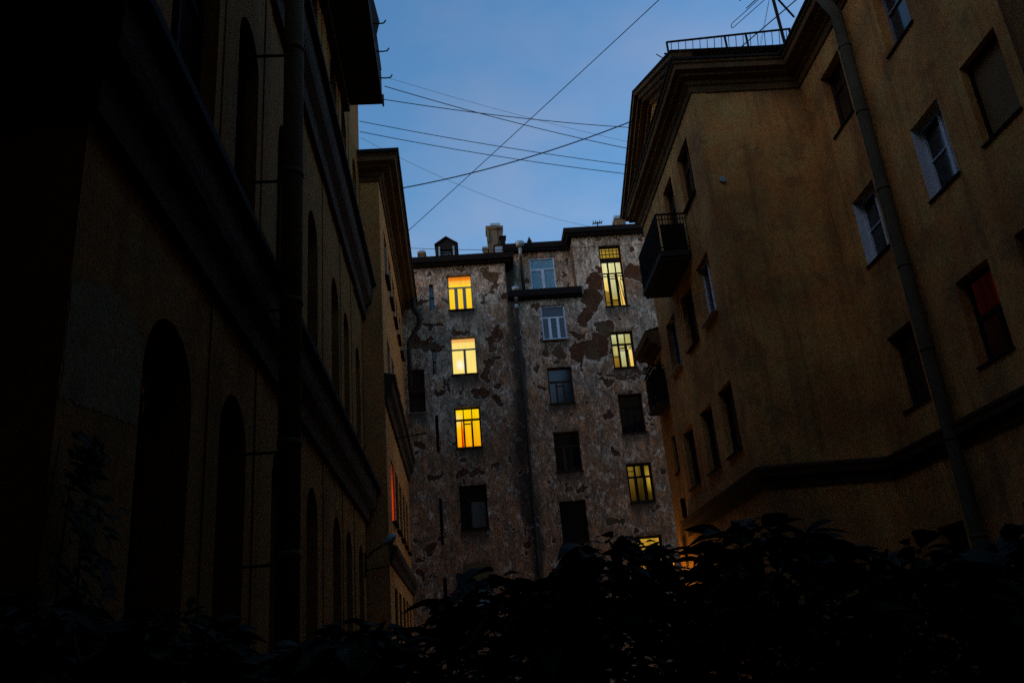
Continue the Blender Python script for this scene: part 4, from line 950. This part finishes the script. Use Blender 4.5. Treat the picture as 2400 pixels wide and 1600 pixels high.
# ================================================================ aerials
ant = thing('tv_antenna', 'large rooftop aerial on a mast behind the railing of the ochre house', 'antenna', (10.5, 21, 18.3))
mb = MB(); mb.bar((10.54, 21, 17.9), (10.47, 21, 21.6), .075); mb.build('mast', IRON, ant)
dr = cx * ((-72 - 1200) / F_PX) - cu * ((1610 - 800) / F_PX) + fw; dr.z = 0; dr.normalize()
def elem(c, l0, l1, t=.022):
    mb = MB(); c = Vector(c); mb.bar(c + dr * l0, c + dr * l1, t); mb.build('rod', IRON, ant)
bo = Vector((dr.y, -dr.x, 0))
c0 = Vector((10.50, 21, 20.0))
elem(c0 + Vector((0, 0, -.10)), -1.35, 1.55, .025)
c1 = Vector((10.47, 21, 20.95))
mb = MB(); mb.bar(c1 - bo * .2 + Vector((0, 0, .1)), c1 + bo * .9 + Vector((0, 0, -.75)), .05); mb.build('boom', IRON, ant)
mb = MB(); lp = []
for k in range(13):
    t = math.pi * k / 12; lp.append(c1 + Vector((-.55, 0, -.55)) + dr * (1.05 + .07 * math.sin(t)) + Vector((0, 0, .09 * math.cos(t))))
lp = [c1 + Vector((-.55, 0, -.46)) - dr * .6] + lp + [c1 + Vector((-.55, 0, -.64)) - dr * .6]
mb.tube(lp, .013, 6); mb.build('dipole', IRON, ant)
elem(c1 + Vector((-.25, 0, -.12)), -1.0, .75); elem(c1 + Vector((-.5, 0, .12)), -1.0, .65); elem(c1 + Vector((-1.2, 0, .18)), -1.0, .5)
for q in ((9.3, 20.4, 17.9), (9.75, 21.8, 18.3), (11.6, 20.6, 18.0)):
    mb = MB(); mb.bar((10.48, 21, 20.9), q, .007); mb.build('stay', CABLE, ant)
ant2 = thing('tv_antenna', 'tiny T shaped aerial on the right end of the tenement roof', 'antenna', (7.1, 38, 21.4))
mb = MB(); mb.bar((7.09, 38, 21.2), (7.12, 38, 22.18), .05); mb.build('mast', IRON, ant2)
mb = MB(); mb.bar((6.88, 38, 22.08), (7.36, 38, 22.12), .05); mb.build('rod', IRON, ant2)
for x_ in (6.9, 7.02, 7.22, 7.34):
    mb = MB(); mb.bar((x_, 37.8, 22.13), (x_, 38.2, 22.13), .03); mb.build('rod', IRON, ant2)

# ================================================================ plants
def leaf_material(name, a, b):
    mt, t, bs = newmat(name)
    tc = t.nodes.new('ShaderNodeTexCoord'); n = t.nodes.new('ShaderNodeTexNoise'); n.inputs['Scale'].default_value = 7.0; n.inputs['Detail'].default_value = 3
    mx = t.nodes.new('ShaderNodeMix'); mx.data_type = 'RGBA'; mx.inputs[6].default_value = (*a, 1); mx.inputs[7].default_value = (*b, 1)
    t.links.new(tc.outputs['Object'], n.inputs['Vector']); t.links.new(n.outputs[0], mx.inputs[0]); t.links.new(mx.outputs[2], bs.inputs['Base Color'])
    bs.inputs['Roughness'].default_value = 0.75; bs.inputs['Specular IOR Level'].default_value = 0.12
    return mt
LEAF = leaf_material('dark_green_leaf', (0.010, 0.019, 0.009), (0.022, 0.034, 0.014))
BARK = plain('shrub_bark', (0.05, 0.04, 0.03), 0.9, 0, .3, 8)

def add_leaf(V, Fc, base, d, up, ln, wd, droop, fold):
    """pointed oval leaf folded along its midrib and drooping at the tip"""
    d = d.normalized(); s = d.cross(up)
    if s.length < 1e-3: s = d.cross(Vector((1, 0, 0)))
    s.normalize(); n = s.cross(d).normalized()
    k = len(V); wts = (0.0, 0.62, 1.0, 0.9, 0.52, 0.0)
    for i, w_ in enumerate(wts):
        t = i / 5
        c = base + d * ln * t - Vector((0, 0, 1)) * droop * ln * t * t
        V.append(tuple(c))
        if 0 < i < 5:
            for sg in (-1, 1): V.append(tuple(c + s * sg * wd * w_ * 0.5 + n * wd * w_ * 0.5 * fold))
    ix = [k] + [k + 1 + 3 * i for i in range(4)] + [k + 13]
    for sg in (0, 1):
        ed = [k + 2 + 3 * i + sg for i in range(4)]
        Fc.append([ix[0], ix[1], ed[0]])
        for i in range(3): Fc.append([ix[i+1], ix[i+2], ed[i+1], ed[i]])
        Fc.append([ix[4], ix[5], ed[3]])

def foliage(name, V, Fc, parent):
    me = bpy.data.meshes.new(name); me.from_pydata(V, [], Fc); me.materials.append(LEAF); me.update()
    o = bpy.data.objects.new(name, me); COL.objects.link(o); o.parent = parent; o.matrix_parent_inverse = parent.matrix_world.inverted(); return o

def shrub(x, yy, h, rx, label, seed, n=1700, ls=0.105):
    rd = random.Random(seed)
    t = thing('shrub', label, 'shrub', (x, yy, 0), 'shrubs across the foreground')
    V, Fc = [], []
    for st in range(5):
        a = rd.uniform(0, 6.28); ex, ey = x + math.cos(a) * rx * rd.uniform(.3, .9), yy + math.sin(a) * rx * rd.uniform(.3, .8)
        hh = h * rd.uniform(.86, .98)
        pts = [(x + (ex - x) * q ** 1.6 + rd.uniform(-.02, .02), yy + (ey - yy) * q ** 1.6, hh * q) for q in (0, .25, .5, .75, 1)]
        mb = MB(); mb.tube(pts, [.022, .018, .014, .010, .005], 6); mb.build('stem', BARK, t)
    for i in range(n):
        a = rd.uniform(0, 6.283); q = math.sqrt(rd.random())
        z = h * (1 - rd.random() ** 1.25 * 0.6)
        sp = rx * min(1.0, .42 + 1.5 * (1 - z / h)) * 1.15
        b = Vector((x + math.cos(a) * sp * q, yy + math.sin(a) * sp * q * .8, z - .10 * q + rd.uniform(-.05, .035)))
        d = Vector((math.cos(a + rd.uniform(-1, 1)), math.sin(a + rd.uniform(-1, 1)), rd.uniform(-.25, .5)))
        ln = ls * rd.choice((.45, .6, .8, 1.0, 1.25, 1.5)) * rd.uniform(.85, 1.15)
        add_leaf(V, Fc, b, d, Vector((rd.uniform(-.5, .5), rd.uniform(-.5, .5), 1)), ln, ln * rd.uniform(.38, .55), rd.uniform(.1, .5), rd.uniform(.05, .5))
    foliage('foliage', V, Fc, t)
    return t
SH = [(-1.62, 3.3, 1.97, .42, 'dark broad leaved shrub below the big arched opening on the left'),
      (-1.02, 3.0, 1.86, .40, 'low dark shrub at the foot of the left drainpipe'),
      (-0.42, 2.9, 1.77, .40, 'lowest dark shrub, under the unlit street lamp'),
      (0.06, 3.1, 1.90, .40, 'dark shrub in front of the tenement drainpipe'),
      (0.48, 3.1, 2.0, .38, 'leafy dark shrub with large drooping leaves under the stairwell windows'),
      (0.95, 2.9, 1.99, .40, 'dark shrub veiling the small orange lantern'),
      (1.50, 3.0, 1.88, .45, 'dark shrub in front of the blank ochre end wall'),
      (2.08, 3.1, 1.92, .45, 'dark shrub at the right edge of the photo below the grey drainpipe')]
SH += [(-1.9, 4.9, 1.95, .6, 'dense low bush behind the shrubs at the far left, by the arches'),
       (-0.75, 4.7, 1.78, .6, 'dense low bush in the gap before the orange side building'),
       (0.35, 4.8, 1.86, .6, 'dense low bush behind the shrubs in the middle of the court'),
       (1.35, 4.8, 1.92, .6, 'dense low bush behind the shrubs below the ochre corner'),
       (2.5, 4.7, 1.95, .65, 'dense low bush behind the shrubs at the far right')]
SH += [(3.35, 4.5, 1.95, .6, 'dark bush half cut off by the right edge of the photo')]
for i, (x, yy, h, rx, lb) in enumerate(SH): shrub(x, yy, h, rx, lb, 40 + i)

vine = thing('climbing_vine', 'dark climbing plant on the left corner wall below the grey cement patch', 'climbing plant', (-2.66, 5.5, 0))
rd = random.Random(5); V, Fc = [], []
for k in range(3):
    mb = MB(); mb.tube([(-2.66 + .02 * k, 5.35 + .25 * k, 0), (-2.64, 5.4 + .2 * k, 1.4), (-2.66, 5.3 + .28 * k, 2.4), (-2.66, 5.42 + .2 * k, 3.2 - .2 * k)], [.015, .012, .01, .005], 6); mb.build('stem', BARK, vine)
for i in range(420):
    z = rd.uniform(.6, 3.25); sp = .45 * (1 - max(0, z - 1.8) / 2.2)
    b = Vector((-2.62 + rd.uniform(-.03, .22) * (1 if z < 2.8 else .4), 5.6 + rd.uniform(-sp, sp), z))
    add_leaf(V, Fc, b, Vector((rd.uniform(.1, 1), rd.uniform(-1, 1), rd.uniform(-.8, .3))), Vector((1, 0, .5)), rd.uniform(.08, .15), rd.uniform(.05, .09), .3, .3)
foliage('foliage', V, Fc, vine)
pot = thing('balcony_plant', 'trailing green plant hanging over the outer edge of the annex balcony', 'plant', (6.62, 28.6, 9.75))
V, Fc = [], []
for i in range(170):
    z = rd.uniform(9.75, 11.2); b = Vector((6.62 - rd.uniform(-.05, .22), 28.6 + rd.uniform(-.25, .4), z))
    add_leaf(V, Fc, b, Vector((-rd.uniform(.1, 1), rd.uniform(-1, 1), rd.uniform(-.8, .3))), Vector((0, 0, 1)), rd.uniform(.09, .16), rd.uniform(.06, .09), .3, .3)
foliage('foliage', V, Fc, pot)
mb = MB(); mb.tube([(6.70, 28.6, 9.73), (6.70, 28.6, 9.95), (6.70, 28.6, 9.97)], [.09, .12, .10], 12); mb.build('pot', CONC, pot)
mb = MB(); mb.tube([(6.70, 28.6, 9.95), (6.66, 28.6, 10.6), (6.6, 28.62, 11.1)], [.012, .01, .005], 6); mb.build('stem', BARK, pot)
